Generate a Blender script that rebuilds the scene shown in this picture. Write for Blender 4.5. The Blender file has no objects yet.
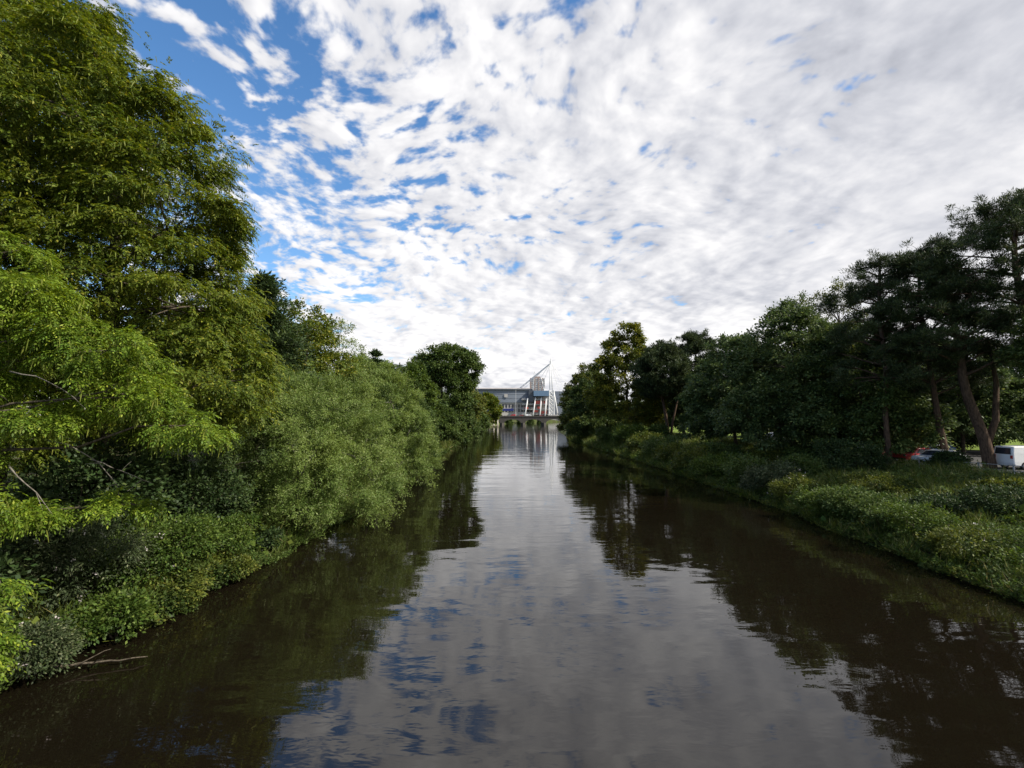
import bpy, math, random
import numpy as np
from mathutils import Vector

C = bpy.context.scene
COL = C.collection
PI = math.pi
F_PX, CAM_H, PITCH = 480.0, 8.0, math.atan(31.5 / 480.0)

# ------------------------------------------------------------------ scene, camera, light
C.render.resolution_x, C.render.resolution_y = 1024, 768
C.render.engine = 'CYCLES'
cy = C.cycles
cy.max_bounces = 6; cy.diffuse_bounces = 3; cy.glossy_bounces = 3; cy.transmission_bounces = 3
cy.transparent_max_bounces = 4; cy.volume_bounces = 0
cy.use_denoising = True
cy.sample_clamp_indirect = 6.0
try:
    cy.denoiser = 'OPENIMAGEDENOISE'; cy.denoising_prefilter = 'ACCURATE'
except Exception:
    pass
vs = C.view_settings
vs.view_transform = 'Standard'; vs.look = 'None'; vs.exposure = 0.60; vs.gamma = 1.0; vs.use_curve_mapping = False

cam_d = bpy.data.cameras.new('camera'); cam = bpy.data.objects.new('camera', cam_d); COL.objects.link(cam)
cam_d.sensor_fit = 'HORIZONTAL'; cam_d.sensor_width = 36.0; cam_d.lens = 36.0 * F_PX / 1024.0
cam_d.clip_start = 0.1; cam_d.clip_end = 20000
cam.location = (0, 0, CAM_H); cam.rotation_euler = (PI / 2 + PITCH, 0, 0)
C.camera = cam

SUN_EL, SUN_AZ = math.radians(41), math.radians(108)      # azimuth clockwise from +Y
sdir = Vector((math.sin(SUN_AZ) * math.cos(SUN_EL), math.cos(SUN_AZ) * math.cos(SUN_EL), math.sin(SUN_EL)))
sun_d = bpy.data.lights.new('sun', 'SUN'); sun = bpy.data.objects.new('sun', sun_d); COL.objects.link(sun)
sun_d.energy = 4.4; sun_d.angle = math.radians(0.6); sun_d.color = (1.0, 0.93, 0.80)
sun.rotation_euler = sdir.to_track_quat('Z', 'Y').to_euler(); sun.location = (60, -20, 60)


class NT:
    """small node tree helper"""
    def __init__(s, nt):
        s.t = nt; nt.nodes.clear()

    def n(s, typ, ins=None, **props):
        nd = s.t.nodes.new(typ)
        for k, v in props.items():
            setattr(nd, k, v)
        for k, v in (ins or {}).items():
            sock = nd.inputs[k]
            if isinstance(v, bpy.types.NodeSocket):
                s.t.links.new(v, sock)
            else:
                sock.default_value = v
        return nd

    def math(s, op, a, b=0.0, clamp=False):
        return s.n('ShaderNodeMath', {0: a, 1: b}, operation=op, use_clamp=clamp).outputs[0]

    def mapr(s, v, a, b, c=0.0, d=1.0, smooth=True):
        nd = s.n('ShaderNodeMapRange', {0: v, 1: a, 2: b, 3: c, 4: d})
        nd.interpolation_type = 'SMOOTHSTEP' if smooth else 'LINEAR'
        return nd.outputs[0]

    def mix(s, f, a, b):
        nd = s.n('ShaderNodeMix', data_type='RGBA')
        for sock, v in ((nd.inputs[0], f), (nd.inputs[6], a), (nd.inputs[7], b)):
            if isinstance(v, bpy.types.NodeSocket):
                s.t.links.new(v, sock)
            else:
                sock.default_value = v if not isinstance(v, tuple) or len(v) == 4 else (*v, 1)
        return nd.outputs[2]

    def noise(s, vec, scale, detail=4.0, rough=0.5, dist=0.0, dims='3D', w=0.0):
        nd = s.n('ShaderNodeTexNoise', {'Scale': scale, 'Detail': detail, 'Roughness': rough, 'Distortion': dist}, noise_dimensions=dims)
        if vec is not None:
            s.t.links.new(vec, nd.inputs['Vector'])
        return nd.outputs[0]

    def vmath(s, op, a, b=(0, 0, 0)):
        return s.n('ShaderNodeVectorMath', {0: a, 1: b}, operation=op).outputs[0]


# ------------------------------------------------------------------ sky with broken altocumulus
def build_world():
    w = bpy.data.worlds.new('World'); C.world = w; w.use_nodes = True
    t = NT(w.node_tree)
    sky = t.n('ShaderNodeTexSky', sky_type='NISHITA', sun_disc=False, sun_elevation=SUN_EL, sun_rotation=SUN_AZ,
              altitude=50.0, air_density=1.0, dust_density=0.5, ozone_density=2.0)
    tc = t.n('ShaderNodeTexCoord')
    sep = t.n('ShaderNodeSeparateXYZ', {0: tc.outputs['Generated']})
    x, y, z = sep.outputs[0], sep.outputs[1], sep.outputs[2]
    zz = t.math('ADD', t.math('MAXIMUM', z, 0.0), 0.22)
    p = t.n('ShaderNodeCombineXYZ', {0: t.math('DIVIDE', x, zz), 1: t.math('DIVIDE', y, zz), 2: 9.2}).outputs[0]
    wn = t.n('ShaderNodeTexNoise', {'Vector': p, 'Scale': 1.6, 'Detail': 2.0})
    wob = t.n('ShaderNodeVectorMath', {0: t.vmath('SUBTRACT', wn.outputs[1], (0.5, 0.5, 0.5)), 'Scale': 0.30}, operation='SCALE').outputs[0]
    pw = t.vmath('ADD', p, wob)
    c = lambda v, k: t.math('MULTIPLY', t.math('SUBTRACT', v, 0.5), k)
    def add(*a):
        r = a[0]
        for q in a[1:]:
            r = t.math('ADD', r, q)
        return r
    az = t.math('DIVIDE', x, t.math('ADD', y, 0.9))           # -0.5 left edge ... 0.5 right edge
    big = t.noise(pw, 1.15, 2.0, 0.5); mid = t.noise(pw, 4.6, 3.0, 0.5)
    puff = t.noise(pw, 14.0, 3.0, 0.5); fine = t.noise(pw, 27.0, 4.0, 0.6)
    cover = t.mapr(az, -0.38, 0.22, -0.17, 0.70, False)
    low = t.mapr(z, 0.26, 0.05, 0.0, 0.22)
    d = add(t.math('MULTIPLY', c(puff, 1.0), t.mapr(t.noise(p, 1.7, 2.0), 0.38, 0.62, 1.1, 2.5)), c(mid, 0.80), c(big, 0.70), t.math('MULTIPLY', c(fine, 1.0), t.mapr(az, -0.3, 0.15, 1.15, 0.45)), cover, low)
    mask = t.mapr(d, -0.24, 0.26)
    # light: the side of each puff towards the sun is brighter, thick bellies greyer
    ps = t.vmath('ADD', pw, (0.032, -0.012, 0.0))
    emb = t.math('SUBTRACT', puff, t.noise(ps, 14.0, 3.0, 0.5))
    pm = t.vmath('ADD', pw, (0.08, -0.03, 0.0))
    emb2 = t.math('SUBTRACT', mid, t.noise(pm, 4.6, 3.0, 0.5))
    right = t.mapr(az, 0.05, 0.60)
    high = t.mapr(z, 0.22, 0.60)
    veil = t.math('MULTIPLY', right, t.math('ADD', 0.06, t.math('MULTIPLY', high, 0.17)))
    soft = t.math('SUBTRACT', 1.0, t.math('MULTIPLY', right, 0.75))
    val = add(0.74, t.math('MULTIPLY', emb, t.math('MULTIPLY', soft, 0.42)), t.math('MULTIPLY', emb2, t.math('MULTIPLY', soft, 0.38)), c(mid, 0.22), c(big, 0.50), c(fine, 0.10))
    val = t.math('SUBTRACT', val, veil)
    val = t.math('MAXIMUM', val, 0.22)
    ccol = t.mix(t.mapr(val, 0.40, 0.85), (0.90, 0.93, 1.04), (1.0, 0.99, 1.0))
    cl = t.n('ShaderNodeVectorMath', {0: ccol, 'Scale': t.math('MULTIPLY', val, 8.3)}, operation='SCALE').outputs[0]
    blue = t.n('ShaderNodeHueSaturation', {'Saturation': 1.22, 'Value': 1.36, 'Color': sky.outputs[0]}).outputs[0]
    col = t.mix(mask, blue, cl)
    col = t.mix(t.mapr(z, -0.03, -0.005), (0.8, 0.8, 0.7), col)    # below the horizon: dull ground light
    bg = t.n('ShaderNodeBackground', {'Color': col, 'Strength': 0.10})
    t.n('ShaderNodeOutputWorld', {'Surface': bg.outputs[0]})
    w.cycles.sampling_method = 'MANUAL'; w.cycles.sample_map_resolution = 512


build_world()


# ------------------------------------------------------------------ materials
def mat(name):
    m = bpy.data.materials.new(name); m.use_nodes = True
    return m, NT(m.node_tree)


def leaf_mat(name, c1, c2, c3=None, trans=0.30, spread=0.45, scale=0.35):
    """c1/c2 patches of the crown, c3 the odd fresh or faded leaf"""
    m, t = mat(name)
    geo = t.n('ShaderNodeNewGeometry'); tc = t.n('ShaderNodeTexCoord')
    rnd = geo.outputs['Random Per Island']
    nz = t.noise(tc.outputs['Object'], scale, 3.0)
    col = t.mix(t.mapr(nz, 0.36, 0.64), c1, c2)
    if c3:
        col = t.mix(t.mapr(rnd, 0.86, 0.98), col, c3)
    r2 = t.math('FRACT', t.math('MULTIPLY', rnd, 37.7))
    hs = t.n('ShaderNodeHueSaturation', {'Hue': t.mapr(r2, 0, 1, 0.485, 0.515, False), 'Saturation': 1.0,
                                        'Value': t.mapr(rnd, 0, 1, 1 - spread, 1 + spread, False), 'Color': col}).outputs[0]
    pb = t.n('ShaderNodeBsdfPrincipled', {'Base Color': hs, 'Roughness': 0.55, 'Specular IOR Level': 0.25})
    tcol = t.mix(0.5, hs, t.n('ShaderNodeHueSaturation', {'Hue': 0.475, 'Saturation': 1.15, 'Value': 1.5, 'Color': hs}).outputs[0])
    tr = t.n('ShaderNodeBsdfTranslucent', {'Color': tcol})
    mx = t.n('ShaderNodeMixShader', {0: trans, 1: pb.outputs[0], 2: tr.outputs[0]})
    t.n('ShaderNodeOutputMaterial', {'Surface': mx.outputs[0]})
    return m


def bark_mat(name, c1, c2):
    m, t = mat(name)
    tc = t.n('ShaderNodeTexCoord')
    v = t.vmath('MULTIPLY', tc.outputs['Object'], (6, 6, 1.2))
    nz = t.noise(v, 1.6, 6.0, 0.65)
    col = t.mix(t.mapr(nz, 0.35, 0.65), c1, c2)
    bp = t.n('ShaderNodeBump', {'Strength': 0.8, 'Distance': 0.04, 'Height': nz})
    pb = t.n('ShaderNodeBsdfPrincipled', {'Base Color': col, 'Roughness': 0.9, 'Normal': bp.outputs[0], 'Specular IOR Level': 0.15})
    t.n('ShaderNodeOutputMaterial', {'Surface': pb.outputs[0]})
    return m


def plain_mat(name, c, rough=0.6, metal=0.0, var=0.15, scale=2.0, spec=0.4):
    m, t = mat(name)
    tc = t.n('ShaderNodeTexCoord')
    nz = t.noise(tc.outputs['Object'], scale, 5.0, 0.6)
    a = tuple(max(0, k * (1 - var)) for k in c); b = tuple(k * (1 + var) for k in c)
    col = t.mix(nz, a, b)
    pb = t.n('ShaderNodeBsdfPrincipled', {'Base Color': col, 'Roughness': rough, 'Metallic': metal, 'Specular IOR Level': spec})
    t.n('ShaderNodeOutputMaterial', {'Surface': pb.outputs[0]})
    return m


L = {
    'lime': leaf_mat('sunny_lime_leaves', (0.155, 0.165, 0.022), (0.080, 0.112, 0.018), (0.22, 0.20, 0.03), 0.34),
    'wingnut': leaf_mat('wingnut_leaves', (0.128, 0.168, 0.017), (0.078, 0.118, 0.014), (0.20, 0.20, 0.025), 0.38),
    'wingnut_fresh': leaf_mat('wingnut_leaves_fresh', (0.150, 0.220, 0.018), (0.100, 0.165, 0.016), (0.22, 0.27, 0.03), 0.38),
    'willow': leaf_mat('willow_leaves', (0.168, 0.232, 0.052), (0.118, 0.178, 0.038), (0.24, 0.28, 0.12), 0.36, 0.30),
    'willow_dull_shaded': leaf_mat('willow_leaves_dull_shaded', (0.070, 0.108, 0.026), (0.050, 0.082, 0.020), None, 0.28, 0.28),  # darker willow leaves; the shadowed willow's shade is mixed into this colour
    'dark': leaf_mat('dark_broad_leaves', (0.083, 0.122, 0.032), (0.057, 0.092, 0.025), (0.127, 0.149, 0.040), 0.32),
    'chestnut': leaf_mat('chestnut_leaves', (0.081, 0.122, 0.039), (0.057, 0.092, 0.030), (0.115, 0.144, 0.040), 0.32),
    'mid': leaf_mat('mid_green_leaves', (0.076, 0.118, 0.025), (0.050, 0.086, 0.019), (0.10, 0.13, 0.035), 0.28),
    'olive': leaf_mat('olive_leaves', (0.125, 0.140, 0.024), (0.070, 0.100, 0.020), (0.16, 0.15, 0.03), 0.28),
    'yellow': leaf_mat('yellow_green_leaves', (0.130, 0.165, 0.020), (0.080, 0.120, 0.018), (0.21, 0.19, 0.03), 0.32),
    'pine': leaf_mat('pine_needles', (0.048, 0.070, 0.024), (0.032, 0.050, 0.019), (0.078, 0.096, 0.031), 0.18),
    'conifer': leaf_mat('conifer_needles', (0.050, 0.082, 0.026), (0.034, 0.060, 0.020), (0.07, 0.10, 0.03), 0.20),
    'bramble': leaf_mat('bramble_leaves', (0.112, 0.134, 0.020), (0.042, 0.072, 0.015), (0.14, 0.15, 0.03), 0.32, scale=0.55),
    'fern': leaf_mat('fresh_bank_leaves', (0.078, 0.122, 0.018), (0.050, 0.090, 0.015), (0.11, 0.15, 0.03), 0.32),
    'buddleia': leaf_mat('greyish_shrub_leaves', (0.064, 0.086, 0.034), (0.044, 0.064, 0.026), (0.12, 0.13, 0.07), 0.24),
    'shrub_dark': leaf_mat('dark_shrub_leaves', (0.036, 0.064, 0.018), (0.025, 0.046, 0.014), (0.06, 0.085, 0.025), 0.24),  # very dark; on the left bank shrubs it also carries deep shade
    'grass': leaf_mat('bank_grass', (0.120, 0.150, 0.026), (0.062, 0.096, 0.018), (0.20, 0.18, 0.07), 0.30, scale=0.25),
    'catkin': leaf_mat('catkins', (0.24, 0.27, 0.05), (0.19, 0.23, 0.045), None, 0.3, 0.2),
    'flower': leaf_mat('white_flowers', (0.55, 0.52, 0.46), (0.45, 0.40, 0.40), None, 0.2, 0.2),
}
B = {
    'brown': bark_mat('brown_bark', (0.05, 0.040, 0.030), (0.12, 0.10, 0.075)),
    'pine': bark_mat('reddish_pine_bark', (0.050, 0.034, 0.024), (0.125, 0.082, 0.058)),
    'grey': bark_mat('grey_bark', (0.10, 0.09, 0.075), (0.22, 0.20, 0.17)),
}


# ------------------------------------------------------------------ mesh helpers
def link(o, parent=None):
    COL.objects.link(o)
    if parent:
        o.parent = parent
    return o


def mesh_np(name, v, f, m, parent=None, loc=None, smooth=False):
    """v (N,3) float, f (M,4) or (M,3) int -> one linked object"""
    me = bpy.data.meshes.new(name)
    v = np.ascontiguousarray(v, np.float32); f = np.ascontiguousarray(f, np.int32)
    k = f.shape[1]
    me.vertices.add(len(v)); me.vertices.foreach_set('co', v.ravel())
    me.loops.add(f.size); me.loops.foreach_set('vertex_index', f.ravel())
    me.polygons.add(len(f)); me.polygons.foreach_set('loop_start', np.arange(0, f.size, k, dtype=np.int32))
    if smooth:
        me.polygons.foreach_set('use_smooth', np.ones(len(f), bool))
    for mm in (m if isinstance(m, (list, tuple)) else [m]):
        me.materials.append(mm)
    me.update(calc_edges=True)
    o = bpy.data.objects.new(name, me)
    if loc is not None:
        o.location = loc
    return link(o, parent)


def thing(name, label, cat, loc=(0, 0, 0), rotz=0.0, group=None):
    o = bpy.data.objects.new(name, None); o.empty_display_size = 0.5; COL.objects.link(o)
    o.location = loc; o.rotation_euler = (0, 0, rotz)
    return tag(o, label, cat, group)


def tag(o, label, cat, group=None):
    o['label'] = label; o['category'] = cat
    if group:
        o['group'] = group
    return o


def struct(o):
    o['kind'] = 'structure'; return o


def copy_thing(root, loc, rotz, label, scale=1.0, group=None):
    r = root.copy(); COL.objects.link(r); r.location = loc; r.rotation_euler = (0, 0, rotz)
    r.scale = (scale, scale, scale) if not isinstance(scale, tuple) else scale
    r['label'] = label
    if group:
        r['group'] = group
    for ch in list(root.children):
        c = ch.copy(); COL.objects.link(c); c.parent = r
        for g in list(ch.children):
            d = g.copy(); COL.objects.link(d); d.parent = c
    return r


class MB:
    """collects boxes, bars, tubes and prisms; build() links them as ONE mesh object"""
    def __init__(s):
        s.v = []; s.f = []

    def add(s, vs, fs):
        o = len(s.v); s.v += [tuple(p) for p in vs]; s.f += [tuple(i + o for i in q) for q in fs]
        return s

    def box(s, x0, x1, y0, y1, z0, z1):
        return s.add([(x0, y0, z0), (x1, y0, z0), (x1, y1, z0), (x0, y1, z0), (x0, y0, z1), (x1, y0, z1), (x1, y1, z1), (x0, y1, z1)],
                     [(0, 3, 2, 1), (4, 5, 6, 7), (0, 1, 5, 4), (1, 2, 6, 5), (2, 3, 7, 6), (3, 0, 4, 7)])

    def tube(s, pts, rad, n=6, cap=True):
        pts = [Vector(p) for p in pts]
        if not isinstance(rad, (list, tuple, np.ndarray)):
            rad = [rad] * len(pts)
        vs = []; fs = []
        for i, p in enumerate(pts):
            d = (pts[min(i + 1, len(pts) - 1)] - pts[max(i - 1, 0)]).normalized()
            a = Vector((1, 0, 0)) if abs(d.x) < 0.8 else Vector((0, 1, 0))
            e1 = d.cross(a).normalized(); e2 = d.cross(e1)
            for k in range(n):
                t = 2 * PI * k / n
                vs.append(p + (e1 * math.cos(t) + e2 * math.sin(t)) * rad[i])
        for i in range(len(pts) - 1):
            for k in range(n):
                k2 = (k + 1) % n
                fs.append((i * n + k, i * n + k2, (i + 1) * n + k2, (i + 1) * n + k))
        if cap:
            fs.append(tuple(range(n - 1, -1, -1))); fs.append(tuple((len(pts) - 1) * n + k for k in range(n)))
        return s.add(vs, fs)

    def bar(s, p, q, w):
        return s.tube([p, q], w * 0.5, 4)

    def prism(s, prof, axis, a0, a1):
        """closed 2D profile extruded along an axis ('x': profile is (y,z); 'y': (x,z); 'z': (x,y))"""
        n = len(prof)
        def pt(u, w, a):
            return {'x': (a, u, w), 'y': (u, a, w), 'z': (u, w, a)}[axis]
        vs = [pt(u, w, a0) for u, w in prof] + [pt(u, w, a1) for u, w in prof]
        fs = [tuple(range(n))[::-1], tuple(range(n, 2 * n))] + [(i, (i + 1) % n, n + (i + 1) % n, n + i) for i in range(n)]
        return s.add(vs, fs)

    def build(s, name, m, parent=None, loc=None, smooth=False, bevel=0.0):
        import bmesh
        me = bpy.data.meshes.new(name); me.from_pydata(s.v, [], s.f)
        bm = bmesh.new(); bm.from_mesh(me); bmesh.ops.recalc_face_normals(bm, faces=bm.faces[:])
        bm.to_mesh(me); bm.free()
        me.materials.append(m)
        if smooth:
            for p in me.polygons:
                p.use_smooth = True
        o = bpy.data.objects.new(name, me)
        if loc is not None:
            o.location = loc
        if bevel:
            b = o.modifiers.new('bevel', 'BEVEL'); b.width = bevel; b.segments = 2; b.limit_method = 'ANGLE'
        return link(o, parent)


# ------------------------------------------------------------------ terrain
LE = np.array([(-300, -15), (0, -15), (14, -14.9), (18, -14.6), (25, -13.6), (33, -13.2), (50, -13.6), (97, -15), (180, -17), (265, -17.6), (400, -11), (430, -12), (520, 10), (600, 70), (760, 300), (1200, 1200)])
RE = np.array([(-300, 22), (0, 22), (20, 22), (28, 22.2), (39, 23), (48, 22.9), (70, 23), (105, 21.4), (157, 19), (265, 25), (400, 40), (430, 44), (520, 75), (600, 135), (760, 365), (1200, 1265)])


def n2(x, y, s, seed):
    r = np.random.RandomState(seed); o = np.zeros_like(x, dtype=float)
    for k in range(6):
        a = r.uniform(0, 2 * PI); f = s * r.uniform(0.6, 1.8); ph = r.uniform(0, 2 * PI)
        o = o + np.sin((x * math.cos(a) + y * math.sin(a)) * f + ph)
    return o / 6


def ground_z(x, y):
    x = np.asarray(x, float); y = np.asarray(y, float)
    xl = np.interp(y, LE[:, 0], LE[:, 1]) + 0.5 * n2(x * 0, y, 0.5, 3); xr = np.interp(y, RE[:, 0], RE[:, 1]) + 0.5 * n2(x * 0, y, 0.45, 4)
    dl = xl - x; dr = x - xr
    zl = np.interp(dl, [-6, -1.5, 0, 0.4, 2, 7, 12], [-2.4, -1.0, -0.05, 0.35, 1.3, 2.6, 3.0])
    zr = np.interp(dr, [-6, -1.5, 0, 0.5, 3, 8, 13.5, 16, 20], [-2.4, -1.0, -0.05, 0.40, 1.20, 2.25, 2.95, 3.0, 3.0])
    z = np.where(dl > -6, zl, np.where(dr > -6, zr, -2.4))
    amp = np.clip(np.maximum(dl, dr) / 6, 0, 1)
    car_flat = np.where((dr > 15), 0.2, 1.0)
    return z + amp * 0.28 * n2(x, y, 0.55, 11) * car_flat + 0.15 * amp * n2(x, y, 0.1, 12) * car_flat


def gz(x, y):
    return float(ground_z(np.array([x]), np.array([y]))[0])


def build_ground():
    xs = np.unique(np.concatenate([np.linspace(-3000, -200, 15), np.linspace(-200, -40, 25), np.arange(-40, 60, 0.8), np.linspace(60, 200, 30), np.linspace(200, 3000, 20)]))
    ys = np.unique(np.concatenate([np.linspace(-400, -10, 12), np.arange(-10, 80, 1.0), np.arange(80, 200, 2.5), np.linspace(200, 800, 90), np.linspace(800, 6000, 14)]))
    X, Y = np.meshgrid(xs, ys); Z = ground_z(X, Y)
    v = np.stack([X, Y, Z], -1).reshape(-1, 3)
    nx, ny = len(xs), len(ys)
    i = np.arange(ny - 1)[:, None] * nx + np.arange(nx - 1)[None]
    f = np.stack([i, i + 1, i + nx + 1, i + nx], -1).reshape(-1, 4)
    m, t = mat('earth_and_grass')
    tc = t.n('ShaderNodeTexCoord'); g = t.n('ShaderNodeNewGeometry')
    sep = t.n('ShaderNodeSeparateXYZ', {0: g.outputs['Position']})
    a = t.noise(tc.outputs['Object'], 0.6, 6.0, 0.6); b = t.noise(tc.outputs['Object'], 6.0, 4.0, 0.6)
    soil = t.mix(b, (0.030, 0.022, 0.014), (0.075, 0.055, 0.034))
    gr = t.mix(b, (0.045, 0.075, 0.018), (0.085, 0.120, 0.028))
    lawn = t.mix(b, (0.115, 0.170, 0.030), (0.150, 0.200, 0.040))
    col = t.mix(t.mapr(a, 0.40, 0.58), soil, gr)
    park = t.math('MULTIPLY', t.mapr(sep.outputs[0], 44.0, 50.0), t.mapr(sep.outputs[1], 300.0, 240.0))
    col = t.mix(park, col, lawn)
    bp = t.n('ShaderNodeBump', {'Strength': 0.7, 'Distance': 0.1, 'Height': b})
    pb = t.n('ShaderNodeBsdfPrincipled', {'Base Color': col, 'Roughness': 0.95, 'Normal': bp.outputs[0], 'Specular IOR Level': 0.1})
    t.n('ShaderNodeOutputMaterial', {'Surface': pb.outputs[0]})
    struct(mesh_np('ground', v, f, m, smooth=True))


def build_water():
    xs = np.linspace(-120, 1500, 60); ys = np.concatenate([np.linspace(-380, 0, 8), np.linspace(20, 1300, 60)])
    X, Y = np.meshgrid(xs, ys)
    v = np.stack([X, Y, 0 * X], -1).reshape(-1, 3); nx, ny = len(xs), len(ys)
    i = np.arange(ny - 1)[:, None] * nx + np.arange(nx - 1)[None]
    f = np.stack([i, i + 1, i + nx + 1, i + nx], -1).reshape(-1, 4)
    m, t = mat('river_water')
    g = t.n('ShaderNodeNewGeometry'); pos = g.outputs['Position']
    p1 = t.vmath('MULTIPLY', pos, (0.42, 1.0, 1.0))
    rip = t.noise(p1, 1.5, 3.0, 0.5, 0.3)
    rip2 = t.noise(t.vmath('MULTIPLY', pos, (0.30, 1.0, 1.0)), 0.32, 2.0, 0.5, 0.4)
    patch = t.mapr(t.noise(t.vmath('MULTIPLY', pos, (1.0, 0.35, 1.0)), 0.06, 3.0), 0.38, 0.62, 0.35, 1.0)
    h = t.math('ADD', t.math('MULTIPLY', t.math('MULTIPLY', rip, patch), 0.0125), t.math('MULTIPLY', rip2, 0.042))
    bp = t.n('ShaderNodeBump', {'Strength': 1.0, 'Distance': 1.0, 'Height': h})
    mud = t.noise(pos, 0.12, 4.0, 0.6)
    col = t.mix(mud, (0.0056, 0.0043, 0.0025), (0.0084, 0.0064, 0.0037))
    pb = t.n('ShaderNodeBsdfPrincipled', {'Base Color': col, 'Roughness': 0.015, 'IOR': 1.62, 'Normal': bp.outputs[0], 'Specular IOR Level': 0.5})
    t.n('ShaderNodeOutputMaterial', {'Surface': pb.outputs[0]})
    struct(mesh_np('river_water', v, f, m, smooth=True))


build_ground(); build_water()


# ------------------------------------------------------------------ foliage
def unit(a):
    return a / np.maximum(np.linalg.norm(a, axis=-1, keepdims=True), 1e-9)


def leaf_quads(P, A, S, Ln, W):
    """rhombus leaves: base P, axis A, side S"""
    Ln = Ln[:, None]; W = W[:, None]
    mid = P + A * Ln * 0.45
    v = np.stack([P, mid + S * W * 0.5, P + A * Ln, mid - S * W * 0.5], 1).reshape(-1, 3)
    f = np.arange(len(P) * 4).reshape(-1, 4)
    return v, f


def leaf_cloud(rng, cen, out, m, spread, Ln, W, droop=0.25, flat=0.65, upbias=0.8):
    """m leaves round each clump centre"""
    n = len(cen)
    sp = (spread * rng.uniform(0.65, 1.35, (n, 1, 1)))
    off = rng.normal(size=(n, m, 3)); off = unit(off) * np.abs(rng.normal(0.62, 0.33, (n, m, 1)))
    off = off * sp * np.array([1, 1, flat])
    P = (cen[:, None] + off).reshape(-1, 3)
    o = unit(off).reshape(-1, 3) * 0.7 + np.repeat(out, m, 0) * 0.5
    A = unit(o + rng.normal(size=o.shape) * 0.45 + np.array([0, 0, -droop]))
    up = np.array([0, 0, upbias]) + o * 0.6 + rng.normal(size=o.shape) * 0.45
    S = unit(np.cross(A, up))
    k = rng.uniform(0.65, 1.3, len(P))
    return leaf_quads(P, A, S, Ln * k, W * k)


def clumps(rng, lobes, n, inner=0.22, low=-0.85):
    lob = np.array(lobes, float); c = lob[:, :3]; r = lob[:, 3:6]
    wgt = (r[:, 0] * r[:, 1] + r[:, 0] * r[:, 2] + r[:, 1] * r[:, 2]); wgt /= wgt.sum()
    P = []; O = []; got = 0
    while got < n:
        k = n * 2
        i = rng.choice(len(lob), k, p=wgt)
        d = unit(rng.normal(size=(k, 3)))
        d = d[(d[:, 2] > low)]; i = i[:len(d)]
        rad = np.where(rng.uniform(size=len(d)) < inner, rng.uniform(0.3, 0.8, len(d)), rng.uniform(0.82, 1.05, len(d)))
        p = c[i] + d * r[i] * rad[:, None]
        q = np.min(np.where(np.arange(len(lob))[None] == i[:, None], 9.0,
                            np.linalg.norm((p[:, None] - c[None]) / r[None], axis=-1)), axis=1) if len(lob) > 1 else np.full(len(p), 9.0)
        ok = (q > 0.72) | (rng.uniform(size=len(p)) < 0.12)
        P.append(p[ok]); O.append(d[ok]); got += ok.sum()
    return np.concatenate(P)[:n], np.concatenate(O)[:n]


def limb(mb, rng, a, b, r0, r1, sag=0.12, n=6, sides=6):
    a = Vector(a); b = Vector(b); d = (b - a).length
    mid = (a + b) * 0.5 + Vector((rng.uniform(-1, 1), rng.uniform(-1, 1), rng.uniform(0.2, 1.0))) * d * sag
    pts = []
    for i in range(n):
        t = i / (n - 1)
        pts.append(a * (1 - t) ** 2 + mid * 2 * t * (1 - t) + b * t * t + Vector(rng.normal(size=3)) * d * 0.012)
    mb.tube(pts, [r0 + (r1 - r0) * i / (n - 1) for i in range(n)], sides)
    return pts


def auto_lobes(rng, H, R, base, k=7, skirt=0):
    """a crown from base to H with k bulges"""
    cz = (H + base) / 2; hz = (H - base) / 2
    lob = [(0, 0, cz, R * 0.78, R * 0.78, hz * 0.86)]
    for i in range(k):
        a = 2 * PI * (i + rng.uniform(-0.3, 0.3)) / k * 1.62
        e = rng.uniform(-0.75, 0.95)
        rr = math.sqrt(max(0.05, 1 - e * e)) * R * 0.62
        s = rng.uniform(0.34, 0.52) * R
        lob.append((math.cos(a) * rr, math.sin(a) * rr, cz + e * hz * 0.66, s, s, s * rng.uniform(0.65, 0.9)))
    for i in range(skirt):                 # low boughs hanging near the ground
        a = 2 * PI * (i + rng.uniform(-.3, .3)) / skirt; s = rng.uniform(0.36, 0.5) * R
        lob.append((math.cos(a) * R * 0.72, math.sin(a) * R * 0.72, base + s * rng.uniform(0.6, 1.1), s, s, s * 0.8))
    lob.append((rng.uniform(-.15, .15) * R, rng.uniform(-.15, .15) * R, H - R * 0.42, R * 0.45, R * 0.45, R * 0.42))
    return lob


def skeleton(rng, lobes, P, H, r0, lean=(0, 0), nbr=40, forks=1, trunk_to=0.75):
    """trunk, a limb into every lobe and a branch to some of the clumps, as one mesh"""
    mb = MB(); top = Vector((lean[0], lean[1], H * trunk_to))
    pts = limb(mb, rng, (0, 0, -0.3), top, r0, r0 * 0.25, sag=0.04, n=9, sides=9)
    mb.tube([(0, 0, -0.4), (0, 0, 0.15), (0, 0, 0.7)], [r0 * 1.7, r0 * 1.25, r0 * 0.98], 9)
    ends = []
    for l in lobes:
        c = Vector(l[:3])
        zt = max(0.12 * H, min(c.z - 0.22 * (Vector((c.x, c.y)).length + 1), H * trunk_to * 0.97))
        i = min(range(len(pts)), key=lambda j: abs(pts[j].z - zt))
        rl = r0 * 0.42 * (1 - 0.6 * i / len(pts))
        lp = limb(mb, rng, pts[i], c, rl, rl * 0.35, 0.10, 6, 6)
        ends += lp[2:]
    E = np.array([tuple(e) for e in ends])
    idx = rng.choice(len(P), min(nbr, len(P)), replace=False)
    for i in idx:
        j = np.argmin(np.linalg.norm(E - P[i], axis=1))
        limb(mb, rng, E[j], P[i], r0 * 0.09, r0 * 0.025, 0.12, 5, 4)
    return mb


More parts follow.
